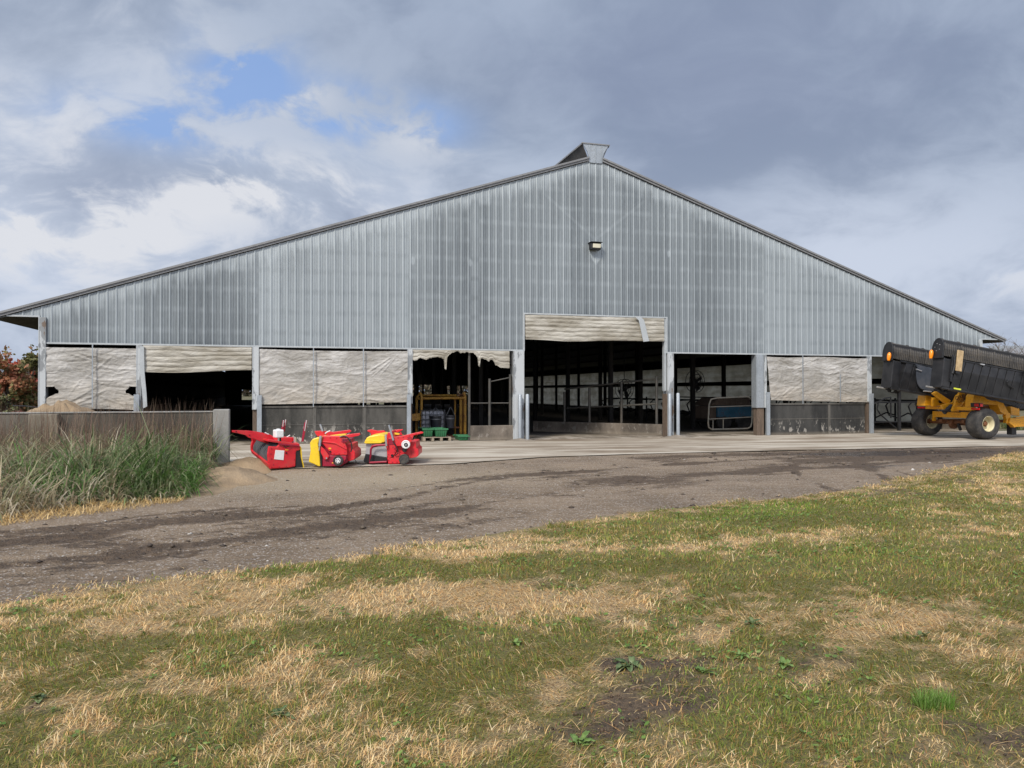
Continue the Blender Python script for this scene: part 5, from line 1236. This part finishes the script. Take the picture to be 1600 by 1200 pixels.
RP(F3, 'lower_plate', 'red', [(605, 715), (612, 716), (617, 711), (621, 705.5), (630, 710), (624, 724.5), (606.5, 724.5)], -.01, .05, .008)
RP(F3, 'recess', 'dark_red', [(607.5, 685.5), (613, 685), (616.5, 694.5), (608, 695)], -.03, .012, .002)
RP(F3, 'hitch_arm', 'red', [(612, 683), (628, 681), (643, 677.5), (658, 674.3), (661.5, 675.2), (661, 677), (646, 680.5), (645, 684), (643, 690), (635, 697), (620, 697), (615, 690)], -.05, .06, .006)
RP(F3, 'hitch_arm', 'red', [(574, 672), (580, 671), (590, 673), (600, 672.5), (603, 676), (595, 679), (580, 680), (579, 676), (574, 674)], .85, .06, .006)
RP(F3, 'hitch_arm', 'red', [(612, 674), (622, 671), (629, 670.5), (629.5, 672), (624, 674.5), (614, 678)], .85, .06, .006)
RP(F3, 'yellow_guard', 'yellow', [(610, 675.5), (622, 677), (630, 680), (612, 679)], .45, .12, .004)
RP(F3, 'mount_lug', 'red', [(623, 680), (626, 674), (629, 680)], .3, .05, .004)
RT(F3, 'hydraulic_ram', 'galv', [(607.5, 664), (614.5, 688)], -.09, .022, 10); RT(F3, 'ram_sleeve', 'chrome', [(602.5, 679), (603.5, 697)], -.09, .024, 10)
w3 = disc(F3, 'pulley', 'white_plastic', 634, 694.5, -.12, .092, .05); disc(F3, 'pulley_hub', 'black', 634.2, 695, -.135, .042, .02, parent=w3); disc(F3, 'pulley_bolt', 'chrome', 634.2, 695, -.148, .02, .012, parent=w3)
disc(F3, 'drive_case', 'black', 632, 703, -.05, .05, .06)
disc(F3, 'gauge_wheel', 'wheel_brown', 631, 717.7, -.10, .108, .14) if 'wheel_brown' in M else disc(F3, 'gauge_wheel', 'tyre', 631, 717.7, -.10, .108, .14)
disc(F3, 'pivot_bolt', 'black', 612.7, 711.8, -.035, .028, .02); disc(F3, 'pivot_bolt', 'dark_red', 618.3, 701.2, -.035, .03, .02); disc(F3, 'pivot_bolt', 'chrome', 614.3, 687.8, -.1, .014, .02)
RP(F3, 'rear_block', 'red', [(641, 690), (650, 690.5), (650.5, 700), (654, 703), (654, 712), (650, 714.5), (642, 716), (640, 700)], .05, .95, .012)
lettering('375', .066, F3.P(640, 685.2, -.056), (PI/2, 0, 0), F3)
bolts(F1, [(424, 701), (423, 709), (424, 717), (427, 726), (436, 729.5), (447, 729), (457, 728), (460, 718), (461, 708), (455, 700)], -.0); bolts(F2, [(506, 684), (516, 684), (526, 684.5), (534, 690), (538, 698), (539, 707), (530, 709), (522, 709)], -.02)
bolts(F3, [(607, 698), (607, 704), (607, 710), (614, 699), (616, 706), (607, 719), (613, 722), (620, 722)], -.02); bolts(F3, [(622, 684), (630, 683), (640, 681), (650, 678.5)], -.05)
MB().tube([F3.P(614, 690, -.07), F3.P(620, 700, -.1), F3.P(622, 708, -.08), F3.P(617, 712, -.04)], .012, 6).build('hose', M['hose'], F3, smooth=True)
MB().tube([F1.P(440, 694, .1), F1.P(446, 699, -.05), F1.P(452, 697, -.02), F1.P(458, 690, .2)], .012, 6).build('hose', M['hose'], F1, smooth=True)
# black cable on the ground between the second and third
p0, p1, p2, p3_ = F2.M @ F2.P(554.5, 718, .1), gp(560, 723.5, .04), gp(566, 725.5, .04), gp(572, 724.5, .04)
tag(MB().tube([p0, (p0+p1)/2+Vector((0, 0, -.03)), p1, p2, p3_], .008, 6).build('cable', M['hose']), 'thin black cable lying between the middle and rightmost red attachments', 'cable')
# ================================================================ things just inside the third bay
def at_z(px, py, Y, z0=.03):      # point at the given distance, foot on the floor
    p = at(px, py, Y); return p
def frame_here(name, px, Y, rz, lab, cat, group=None):
    p = at(px, 640, Y); return Frame(name, (p.x, p.y, .03), rz, lab, cat, group)
T1 = frame_here('handling_chute', 688, 26.2, TH, 'rusty yellow tube frame standing just inside the open bay', 'handling chute')
def tf():
    def tube(pts, b, r=.045, mt='rust_yellow', nm='frame_tube'): return MB().tube([T1.P(x, y, b) if y < 900 else Vector((T1.L(x, 650, b)[0], b, 0)) for x, y in pts], r, 12).build(nm, M[mt], T1, smooth=True)
    tube([(651, 999), (651, 622), (653, 618), (656, 616)], 0); tube([(658.5, 999), (658.5, 620), (657, 615), (655, 613.5)], -.25)
    tube([(652, 622.5), (726, 621.5)], -.1, .05); tube([(660, 617.5), (713, 617.5)], .5, .035)
    tube([(711, 999), (711, 622)], .3, .035); tube([(720, 999), (720, 621)], 0, .055); tube([(726.5, 999), (726.5, 620), (724.5, 613)], -.1, .05)
    tube([(723, 999), (723, 615)], .1, .03, 'brown_frame'); tube([(715, 614), (717, 617), (724, 617), (728, 613)], -.1, .022, 'brown_frame', 'hook')
    MB().prism(T1.poly([(641, 648), (652, 645.5), (657, 646), (657, 657), (650, 658), (641, 657)], -.3), -.3, -.24).build('latch_plate', M['rust_yellow'], T1, bevel=.01)
    tube([(708, 668), (722, 668)], 0, .03, 'brown_frame', 'cross_bar')
    MB().span(T1.L(651, 650)[0], T1.L(727, 650)[0], -.3, .6, 0, .06).build('base_plate', M['brown_frame'], T1, bevel=.01)
tf()
T2 = frame_here('liquid_tank', 676, 25.6, TH, 'square cloudy white tank in a wire cage below the yellow tube frame', 'liquid tank')
def ibc():
    x0, z1 = T2.L(659, 641, 0); x1, _ = T2.L(695, 641, 0)
    MB().span(x0+.02, x1-.02, .03, 1.0, .16, z1-.03).build('tank_body', M['ibc'], T2, bevel=.05)
    mb = MB(); h = z1
    for k in range(7): x = x0+(x1-x0)*k/6; mb.tube([(x, 0, .14), (x, 0, h)], .011, 6); mb.tube([(x, 0, h), (x, 1.03, h)], .009, 6)
    for k in range(6): z = .16+(h-.16)*k/5; mb.tube([(x0, 0, z), (x1, 0, z)], .011, 6); mb.tube([(x0, 0, z), (x0, 1.03, z)], .011, 6); mb.tube([(x1, 0, z), (x1, 1.03, z)], .011, 6)
    mb.build('wire_cage', M['cage'], T2, smooth=True)
    mb = MB(); mb.span(x0, x1, 0, 1.03, .10, .14)
    for k in (0, .5, 1): mb.span(x0+(x1-x0-.12)*k, x0+(x1-x0-.12)*k+.12, 0, 1.03, 0, .10)
    mb.build('tank_base', M['cage'], T2, bevel=.005)
    MB().lathe([(.11, 0), (.11, .05), (0, .06)], ((x0+x1)/2, .5, z1-.03), (0, 0, 1), 20).build('tank_lid', M['black'], T2, smooth=True)
ibc()
def bucket(px0, px1, pyt, pyb, Y, lab):
    B = frame_here('hanging_bucket', (px0+px1)/2, Y, TH, lab, 'bucket', 'black buckets hanging by the tank'); xa, zt = B.L(px0, pyt, 0); xb, _ = B.L(px1, pyt, 0); _, zb = B.L(px0, pyb, 0); w = (xb-xa)/2; c = (xa+xb)/2
    B.o.location.z += zb; zt -= zb
    MB().lathe([(w*.72, 0), (w*.78, .02), (w, zt), (w*1.06, zt), (w*1.06, zt-.03)], (c, 0, 0), (0, 0, 1), 28).build('pail', M['bucket'], B, smooth=True)
    MB().tube([(c-w, 0, zt-.02), (c-w*.1, -.02, zt+.26), (c+w*.1, -.02, zt+.26), (c+w, 0, zt-.02)], .008, 6).build('handle', M['cage'], B, smooth=True)
    MB().lathe([(w*1.02, zt-.12), (w*1.02, zt-.09)], (c, 0, 0), (0, 0, 1), 28).build('rim_band', M['cage'], B, smooth=True)
bucket(671, 690, 650, 669, 25.2, 'black bucket hanging against the middle of the cloudy tank')
bucket(697, 711, 649, 669, 25.5, 'black bucket hanging right of the cloudy tank')
PF = frame_here('pallet', 684, 24.0, TH, 'thin wooden pallet carrying two green trays', 'pallet')
def pallet():
    xa = PF.L(661, 688)[0]; xb = PF.L(705, 688)[0]; mb = MB()
    for k in range(6): mb.span(xa, xb, k*.19, k*.19+.12, .10, .122)
    mb.build('deck', M['pallet'], PF, bevel=.003)
    for k in range(4):
        x = xa+(xb-xa-.08)*k/3; MB().span(x, x+.08, 0, 1.07, .0, .099).build('bearer', M['pallet'], PF, bevel=.003)
pallet()
def tray(px0, px1, pyt, z0, h, Y, dep, lab, wid=None):
    B = frame_here('green_tray', (px0+px1)/2, Y, TH, lab, 'tray', 'green plastic trays inside the bay'); xa = B.L(px0, pyt)[0]; xb = B.L(px1, pyt)[0]; B.o.location.z = z0
    mb = MB(); t = .02; i = .05
    def ring(x0, x1, y0, y1, z): return [(x0, y0, z), (x1, y0, z), (x1, y1, z), (x0, y1, z)]
    vs = ring(xa+i, xb-i, i, dep-i, 0) + ring(xa, xb, 0, dep, h) + ring(xa+t, xb-t, t, dep-t, h) + ring(xa+i+t, xb-i-t, i+t, dep-i-t, .03)
    fs = [(0, 3, 2, 1), (12, 13, 14, 15)]
    for r in range(3): fs += [(r*4+k, r*4+(k+1) % 4, (r+1)*4+(k+1) % 4, (r+1)*4+k) for k in range(4)]
    mb.add(vs, fs).build('tub', M['green'], B, bevel=.008)
    mb = MB(); mb.span(xa-.02, xb+.02, -.02, .0, h-.04, h+.005); mb.span(xa-.02, xb+.02, dep, dep+.02, h-.04, h+.005)
    for k in range(1, 6): x = xa+(xb-xa)*k/6; mb.span(x-.008, x+.008, -.006, .02, .03, h-.04)
    mb.build('tray_rim', M['green'], B, bevel=.003)
tray(661, 677.5, 675, .155, .26, 24.05, .8, 'left green plastic tray on the wooden pallet')
tray(680, 699.5, 675, .155, .26, 24.05, .8, 'right green plastic tray on the wooden pallet')
tray(716, 751, 682, .03, .15, 24.3, .7, 'low wide green tray on the floor right of the pallet')
# ---- kerbs, rails and gate inside
def kerb(name, px0, py0, px1, py1, Y0, Y1, h, lab):
    a = at(px0, py0, Y0); b = at(px1, py1, Y1); d = (b-a); ang = math.atan2(d.y, d.x); L_ = math.hypot(d.x, d.y)
    Fk = Frame(name, (a.x, a.y, .026), ang, lab, 'feed barrier', None)
    MB().span(0, L_, 0, .16, 0, h).build('kerb', M['curb'], Fk, bevel=.015); return Fk, L_
K1, l1 = kerb('feed_barrier', 735, 690, 802, 690, 24.25, 24.62, .47, 'low concrete kerb with thin posts at the right of the torn-curtain bay')
for x, zt in ((-.02, 2.9), (.64, 1.96), (l1-.08, 2.1)): MB().tube([(x, .08, 0), (x, .08, zt)], .045, 10).build('rail_post', M['pipe'], K1, smooth=True)
MB().tube([(.64, .08, 1.86), (l1-.08, .08, 2.0)], .02, 8).build('rail', M['pipe'], K1, smooth=True)
MB().tube([(.0, .08, 1.18), (l1-.08, .08, 1.18)], .02, 8).build('rail', M['pipe'], K1, smooth=True)
K2, l2 = kerb('feed_barrier', 1037, 682, 836, 675, 26.95, 29.9, .40, 'concrete kerb with posts and pipe rails running back inside the big doorway')
for px, pt in ((1026, 588), (971, 596), (921, 606), (882, 612)):
    x = K2.L(px, 640, .08)[0]; zt = K2.L(px, pt, .08)[1]; MB().tube([(x, .08, 0), (x, .08, zt)], .05, 10).build('rail_post', M['pipe'], K2, smooth=True)
for ya, yb in ((592, 608), (631, 638)):
    MB().tube([K2.P(1026, ya, .08), K2.P(971, (ya*2+yb)/3+.5, .08), K2.P(882, yb, .08)], .032, 8).build('rail', M['pipe'], K2, smooth=True)
GF = frame_here('tube_gate', 1141, 27.2, TH, 'rounded grey tube gate swung across the bay right of the big doorway', 'gate')
def gate():
    def tb(pts, r=.026, nm='gate_tube'): MB().tube([GF.P(x, y, 0) for x, y in pts], r, 8).build(nm, M['pipe'], GF, smooth=True)
    tb([(1112, 671), (1107.5, 668), (1106.5, 661), (1108, 632), (1111, 624), (1120, 622), (1168, 620), (1174, 623), (1176, 630), (1175, 660), (1173, 667), (1168, 669.5), (1140, 670.5), (1112, 671)], .03)
    for y0, y1 in ((636, 634), (655, 651.5)): tb([(1107.5, y0), (1176, y1)], .018, 'cross_tube')
    tb([(1114, 656), (1114, 670)], .018, 'cross_tube'); tb([(1130, 655), (1130, 670)], .018, 'cross_tube')
    tb([(1176, 633), (1183, 633.5)], .018, 'hinge'); tb([(1176, 653), (1183, 653.5)], .018, 'hinge')
    tb([(1183, 615), (1183, 681)], .035, 'gate_post')
gate()
BL = frame_here('blue_tank', 1145, 31.0, TH, 'rusty faded blue tank wagon standing in the dark behind the tube gate', 'tank wagon')
def bt():
    xa = BL.L(1122, 640)[0]; xb = BL.L(1176, 640)[0]; z0 = BL.L(1140, 653)[1]; z1 = BL.L(1140, 634)[1]; zt = BL.L(1140, 622)[1]
    MB().span(xa, xb, 0, 1.6, z0, z1).build('blue_body', M['blue'], BL, bevel=.05)
    MB().prism([(xa-.35, z1), (xb, z1), (xb-.1, zt), (xa+.1, zt)], .05, 1.5).build('brown_load', M['wood_post'], BL, bevel=.05)
    MB().span(xa-.3, xa-.02, .1, 1.5, z0-.1, z1-.02).build('end_box', M['wood_post'], BL, bevel=.02)
    MB().span(xa-.3, xb, .2, 1.4, .30, z0-.01).build('chassis', M['dark_int'], BL, bevel=.02)
    for x in (xa+.3, xb-.4):
        for y in (.0, 1.45): MB().lathe([(.2, 0), (.33, .01), (.35, .06), (.33, .14), (.2, .15)], (x, y, .35), (0, 1, 0), 24).build('wheel', M['tyre'], BL, smooth=True)
bt()
# cow stall loops along the right side of the barn, seen against its light curtain
def stall():
    Fs = Frame('stall_divider', (0, 0, 0), 0)
    MB().tube([(0, 0, 0), (0, 0, 1.25)], .045, 8).build('stall_post', M['black_steel'], Fs, smooth=True)
    MB().tube([(0, 0, 1.12), (-.7, 0, 1.15), (-1.45, 0, 1.12), (-1.62, 0, .95), (-1.45, 0, .55), (-1.0, 0, .42), (-.5, 0, .62), (0, 0, .50)], .032, 8).build('stall_loop', M['black_steel'], Fs, smooth=True)
    return Fs
def copy_tree(o, parent=None):
    c = o.copy(); COL.objects.link(c); c.parent = parent
    for ch in list(o.children): copy_tree(ch, c)
    return c
S0 = stall(); spots = [(15.9, 1.6+1.22*k) for k in range(13)] + [(9.2, 7.5+1.22*k) for k in range(9)]
for i, (s, d) in enumerate(spots):
    o = S0.o if i == 0 else copy_tree(S0.o)
    o.location = bw(s, d, .026); o.rotation_euler = (0, 0, TH)
    lab = 'bent pipe stall divider in the row along the light side curtain' if s > 12 else 'bent pipe stall divider in the dark middle row behind the blue tank wagon'
    tag(o, lab, 'stall divider', 'stall dividers by the side curtain' if s > 12 else 'stall dividers in the middle row')
mb = MB(); mb.tube([bw(16.0, .6, 1.18), bw(16.0, 24, 1.18)], .035, 8); o = mb.build('neck_rail', M['black_steel'], smooth=True); tag(o, 'long dark pipe rail running past the row of stall dividers by the side curtain', 'rail')
RF_ = Frame('bay_railing', tuple(bw(13.4, 1.1, .026)), TH, 'dark pipe railing with a slanting brace in the right-hand bay behind the merger heads', 'railing')
RF_.o['label'] = 'dark pipe railing with a slanting brace in the bay behind the black folded heads'
for pts, r in (([(-2.4, 0, 1.12), (2.4, 0, 1.12)], .03), ([(-2.4, 0, .35), (2.4, 0, .35)], .02), ([(-1.55, 0, 0), (-1.55, 0, 1.2)], .07), ([(-.05, 0, 0), (-.05, 0, 1.8)], .07), ([(-2.35, 0, .62), (-.72, 0, 1.28), (-.45, 0, 1.32)], .03), ([(-.45, 0, 1.32), (-.45, 0, .5)], .03), ([(-1.05, 0, 1.1), (-1.1, 0, .85), (-.95, 0, .65), (-.2, 0, .1)], .028)):
    MB().tube(pts, r, 8).build('rail_tube', M['black_steel'], RF_, smooth=True)
# basket fans high among the posts
def fan():
    Ff = Frame('barn_fan', (0, 0, 0), 0); R = .48
    mb = MB()
    for rr, y in ((R, 0), (R, .22), (R*.66, -.02), (R*.33, -.03)): mb.tube([(rr*math.cos(t*PI/16), y, rr*math.sin(t*PI/16)) for t in range(33)], .014, 6, caps=False)
    for k in range(12): a = k*PI/6; mb.tube([(0, -.03, 0), (R*math.cos(a), 0, R*math.sin(a))], .007, 5)
    mb.build('guard_cage', M['black_steel'], Ff, smooth=True)
    mb = MB()
    for k in range(4):
        a = k*PI/2+.4; c, s = math.cos(a), math.sin(a)
        mb.add([(.06*c-.05*s, .06, .06*s+.05*c), (.42*c-.10*s, .05, .42*s+.10*c), (.42*c+.10*s, .13, .42*s-.10*c), (.06*c+.05*s, .12, .06*s-.05*c)], [(0, 1, 2, 3)])
    mb.build('fan_blade', M['black_steel'], Ff, solid=.006)
    MB().lathe([(.11, 0), (.11, .25), (0, .25)], (0, .02, 0), (0, 1, 0), 16).build('motor', M['black'], Ff, smooth=True)
    MB().tube([(0, .12, R), (0, .12, R+1.6)], .02, 6).build('hanger', M['black_steel'], Ff, smooth=True)
    return Ff
f0 = fan()
for i, (px, py, Y, lab) in enumerate(((1089, 596, 34, 'round caged barn fan hanging in the bay right of the big doorway'), (978, 608, 37, 'round caged barn fan hanging inside the big doorway'))):
    o = f0.o if i == 0 else copy_tree(f0.o); o.location = at(px, py, Y); o.rotation_euler = (0, 0, TH+.3); tag(o, lab, 'fan', 'round fans hanging in the barn')

# ================================================================ beyond the barn
def leaf_cloud(blobs_, n, size, cols, name, parent, shade=.0, seed=1, gap=.42):
    r = np.random.default_rng(seed); P_ = []
    tot = sum(b[3]**2 for b in blobs_)
    for (x, y, z, R, sq) in [(b[0], b[1], b[2], b[3], b[4] if len(b) > 4 else .85) for b in blobs_]:
        m_ = int(n*R*R/tot); d = r.normal(size=(m_, 3)); d /= np.linalg.norm(d, axis=1)[:, None]; rad = R*(r.random(m_)**.45)[:, None]
        d = d*rad; q = d*np.array([1, 1, sq]) + np.array([x, y, z]); P_.append(q)
    P_ = np.concatenate(P_); k = fbm(P_[:, 0]*1.1/size*.25+P_[:, 1]*.4, P_[:, 2]*1.1/size*.25+P_[:, 1]*.3, seed, 3) > gap; P_ = P_[k]; m_ = len(P_)
    a = r.normal(size=(m_, 3)); a /= np.linalg.norm(a, axis=1)[:, None]; b = np.cross(a, r.normal(size=(m_, 3))); b /= np.linalg.norm(b, axis=1)[:, None]
    s = (size*(.6+.8*r.random(m_)))[:, None]
    V = np.stack([P_-a*s*.5, P_+b*s*.32, P_+a*s*.5, P_-b*s*.32], 1).reshape(-1, 3)
    c = np.array(cols)[np.clip((fbm(P_[:, 0]*.9, P_[:, 2]*.9+P_[:, 1]*.5, seed+4, 3)*1.6-.3 + (r.random(m_)-.5)*.35, 0, .999)[..., None].ravel()*len(cols), 0, len(cols)-1).astype(int)] if False else np.array(cols)[(np.clip(fbm(P_[:, 0]*.9, P_[:, 2]*.9+P_[:, 1]*.5, seed+4, 3)*1.6-.3 + (r.random(m_)-.5)*.4, 0, .999)*len(cols)).astype(int)]
    c = c*(1+(r.random((m_, 1))-.5)*.4)
    return np_mesh(name, V, np.arange(4*m_).reshape(-1, 4), M['leaf'], parent, col=np.repeat(c, 4, axis=0))
def limbs(mb, h, r, spread, seed, levels=3, n=5, base=(0, 0, 0), lean=0.0, bare=False):
    rr = random.Random(seed)
    def grow(p, d, l, rad, lv):
        q = [p]; dd = d.copy(); seg = 4
        for i in range(seg):
            dd = (dd + Vector((rr.uniform(-.16, .16), rr.uniform(-.16, .16), rr.uniform(-.02, .10)))).normalized(); q.append(q[-1] + dd*(l/seg))
        mb.tube(q, [rad*(1-.55*i/seg) for i in range(seg+1)], 6 if lv > 1 else 4)
        if lv > 0:
            for i in range(n):
                t = rr.uniform(.35, 1); k = min(seg-1, int(t*seg)); b = q[k].lerp(q[k+1], t*seg-k); a = rr.uniform(0, 6.28)
                nd = (dd*rr.uniform(.5, 1) + Vector((math.cos(a), math.sin(a), rr.uniform(.0, .6)))*spread).normalized(); grow(b, nd, l*rr.uniform(.4, .65), rad*.45, lv-1)
    grow(Vector(base), Vector((lean, 0, 1)).normalized(), h, r, levels)
RUST = [(.14, .12, .05), (.30, .10, .05), (.46, .09, .06), (.52, .16, .08), (.34, .16, .07)]
OLIV = [(.09, .11, .04), (.13, .15, .05), (.20, .17, .07), (.34, .16, .08), (.30, .11, .06)]
def tree(px, ptop, Y, w, cols, lab, seed, n=5200, size=.24, cat='tree', name='autumn_tree', group='autumn trees left of the barn', spiky=0):
    p = at(px, 640, Y); top = at(px, ptop, Y).z; Ft = Frame(name, (p.x, p.y, -.12), 0, lab, cat, group); r = random.Random(seed)
    mb = MB(); limbs(mb, top*.55, .06*w+.04, .8, seed, 2, 4); mb.build('trunk', M['bark'], Ft, smooth=True)
    bl = []
    for i in range(15):
        a = r.uniform(0, 6.28); q = r.uniform(0, 1); z = top*(.12+.80*q); R = w*r.uniform(.22, .38)*(1.15-.55*q); rad = w*.62*(1-.55*q)*r.uniform(.2, 1)
        bl.append((rad*math.cos(a), rad*math.sin(a), min(z, top-R*.6), R, r.uniform(.75, 1.2)))
    for i in range(spiky): a = r.uniform(0, 6.28); rad = w*.5*r.uniform(0, 1); bl.append((rad*math.cos(a), rad*math.sin(a), top*r.uniform(.86, .98), w*.12, 2.4))
    leaf_cloud(bl, n, size, cols, 'crown', Ft, seed=seed); return Ft
tree(14, 550, 46, 2.5, OLIV, 'olive green tree with a rusty top, leftmost beside the barn', 1, spiky=7)
tree(38, 560, 50, 2.2, RUST, 'dark red bushy tree between the olive tree and the barn corner', 2, spiky=8)
tree(60, 547, 48, 2.3, [(.48, .09, .07), (.36, .11, .06), (.24, .13, .06), (.14, .14, .05)], 'tall rusty red tree touching the barn corner post', 3, spiky=8)
tree(80, 560, 54, 2.6, RUST, 'rusty red tree behind the barn corner', 14, spiky=4)
tree(-40, 556, 50, 3.0, RUST, 'rust coloured tree beyond the left edge of the photo', 4, spiky=6)
tree(-110, 548, 52, 3.2, OLIV, 'olive tree farthest beyond the left edge of the photo', 5, spiky=6)
tree(8, 606, 30, 1.5, [(.05, .075, .025), (.08, .11, .035), (.12, .13, .05), (.14, .09, .05)], 'low leafy green bush in front of the autumn trees', 6, 4200, .13, 'bush', 'green_bush', 'bushes left of the barn')
tree(-50, 600, 31, 1.9, [(.05, .075, .025), (.08, .11, .035), (.12, .13, .05)], 'green bush beyond the left edge of the photo', 7, 4200, .13, 'bush', 'green_bush', 'bushes left of the barn')
tree(33, 634, 27, .9, [(.20, .07, .07), (.26, .11, .10), (.16, .09, .06), (.10, .09, .04)], 'small reddish bush beside the pale heap behind the wall', 8, 2200, .10, 'bush', 'red_bush', 'bushes left of the barn')
# yellow leaves still hanging on the olive tree
hp = at(52, 637, 27.5); M['pink'] = simple('pale_pink_sheet', (.55, .42, .40), .6, var=.2, sc_=2, dirt=(.3, .2, .16), dirt_amt=.5, bmp=.4)
heap('sheet_heap', (hp.x, hp.y, -.1), 1.25, 1.0, M['pink'], 'pale pinkish heap lying by the foot of the barn corner post', 'heap', 31, (1.2, .6), peak=.6)
tag(MB().tube([at(20, 634, 28.2), at(40, 634.5, 28), at(62, 637, 27.6)], .02, 6).build('dark_pole', M['black_steel']), 'thin dark pole lying across the pale heap', 'pole')
# farther field and tree line
def treeline():
    r = np.random.default_rng(5); bl = []
    for i in range(150):
        x = -230 + i*3.2; y = 210+25*math.sin(i*.3); h = 5+3*r.random(); bl.append((x, y, h*.45, h*.62, .9))
    o = leaf_cloud(bl, 60000, 1.0, [(.07, .07, .05), (.11, .09, .06), (.14, .10, .07), (.09, .085, .05)], 'far_woods', None, seed=9, gap=.3)
    tag(o, 'far low belt of woods on the horizon behind the barn', 'woods', kind='stuff')
treeline()
def bare(px, ptop, Y, lab, seed, h=None):
    p = at(px, 640, Y); top = at(px, ptop, Y).z+.12; Ft = Frame('bare_tree', (p.x, p.y, -.12), 0, lab, 'bare tree', 'bare trees right of the barn')
    mb = MB(); limbs(mb, top*.62, .13, .9, seed, 3, 5); mb.build('trunk', M['grey_bark'], Ft, smooth=True)
bare(1582, 520, 62, 'bare grey tree standing behind the far shed', 21); bare(1551, 540, 58, 'smaller bare tree seen under the right eave of the barn', 22); bare(1640, 525, 70, 'bare tree beyond the right edge of the photo', 23)
SH = frame_here('far_shed', 1560, 66, .12, 'pale grey metal shed far behind at the right edge', 'shed')
def shed():
    zt = SH.L(1561, 539)[1]; zl = SH.L(1575, 556)[1]; x0 = SH.L(1560, 540)[0]; x1 = x0+16
    mb = MB(); mb.span(x0, x1, 0, 10, 0, zl); 
    mb.build('wall', M['pale_trim'], SH)
    mb = MB()
    for k in range(54): mb.prism([(x0+k*.3, zl+.05), (x0+k*.3+.28, zl+.05), (x0+k*.3+.28, zt), (x0+k*.3, zt)], 1.0, 1.06+.03*(k % 2))
    mb.build('upper_siding', M['galv'], SH)
    mb = MB(); mb.add([(x0-.3, -1.2, zl-.1), (x1+.3, -1.2, zl-.1), (x1+.3, 1.0, zl+.75), (x0+1.2, 1.0, zl+.75), (x0-.3, -1.2, zl-.25), (x1+.3, -1.2, zl-.25), (x1+.3, 1.0, zl+.6), (x0+1.2, 1.0, zl+.6)], [(0, 1, 2, 3), (4, 7, 6, 5), (0, 4, 5, 1), (1, 5, 6, 2), (2, 6, 7, 3), (3, 7, 4, 0)])
    mb.build('roof', M['roof_metal'], SH)
    MB().span(x0+4, x0+6, -.03, -.002, 0, 2.2).build('door', M['brown_frame'], SH)
shed()
# concrete blocks and rubble seen under the parked machine
for px, py, Y, s, lab in ((1466, 672, 32.5, (.18, .3, .95), 'pale upright post seen under the yellow axle'), (1474, 672, 32.2, (.32, .3, .85), 'grey concrete block seen under the yellow axle'), (1482, 675, 31.8, (.4, .3, .55), 'broken pale concrete lump seen under the yellow axle')):
    p = at(px, py, Y); mb = MB(); w, d, h = s; mb.prism([(-w/2, 0), (w/2, 0), (w*.46, h*.9), (w*.2, h), (-w*.42, h*.96)], -d/2, d/2)
    o = mb.build('concrete_block', M['wall_post'], bevel=.03); o.location = (p.x, p.y, 0); tag(o, lab, 'concrete block')
# rank grass along the right-hand side of the barn
def side_grass():
    n = 16000; X = 22+16*RNG.random(n); Y = 33+8*RNG.random(n)
    tag(blades('side_grass', X, Y, np.full(n, -.1), .25+.35*RNG.random(n), .02+.02*RNG.random(n), .2+.6*RNG.random(n), RNG.random(n)*6.28, palette(n, [(.10, .15, .04), (.14, .17, .06), (.25, .22, .12)]), M['blade']), 'strip of green grass beyond the concrete behind the yellow machine', 'grass', kind='stuff')
side_grass()
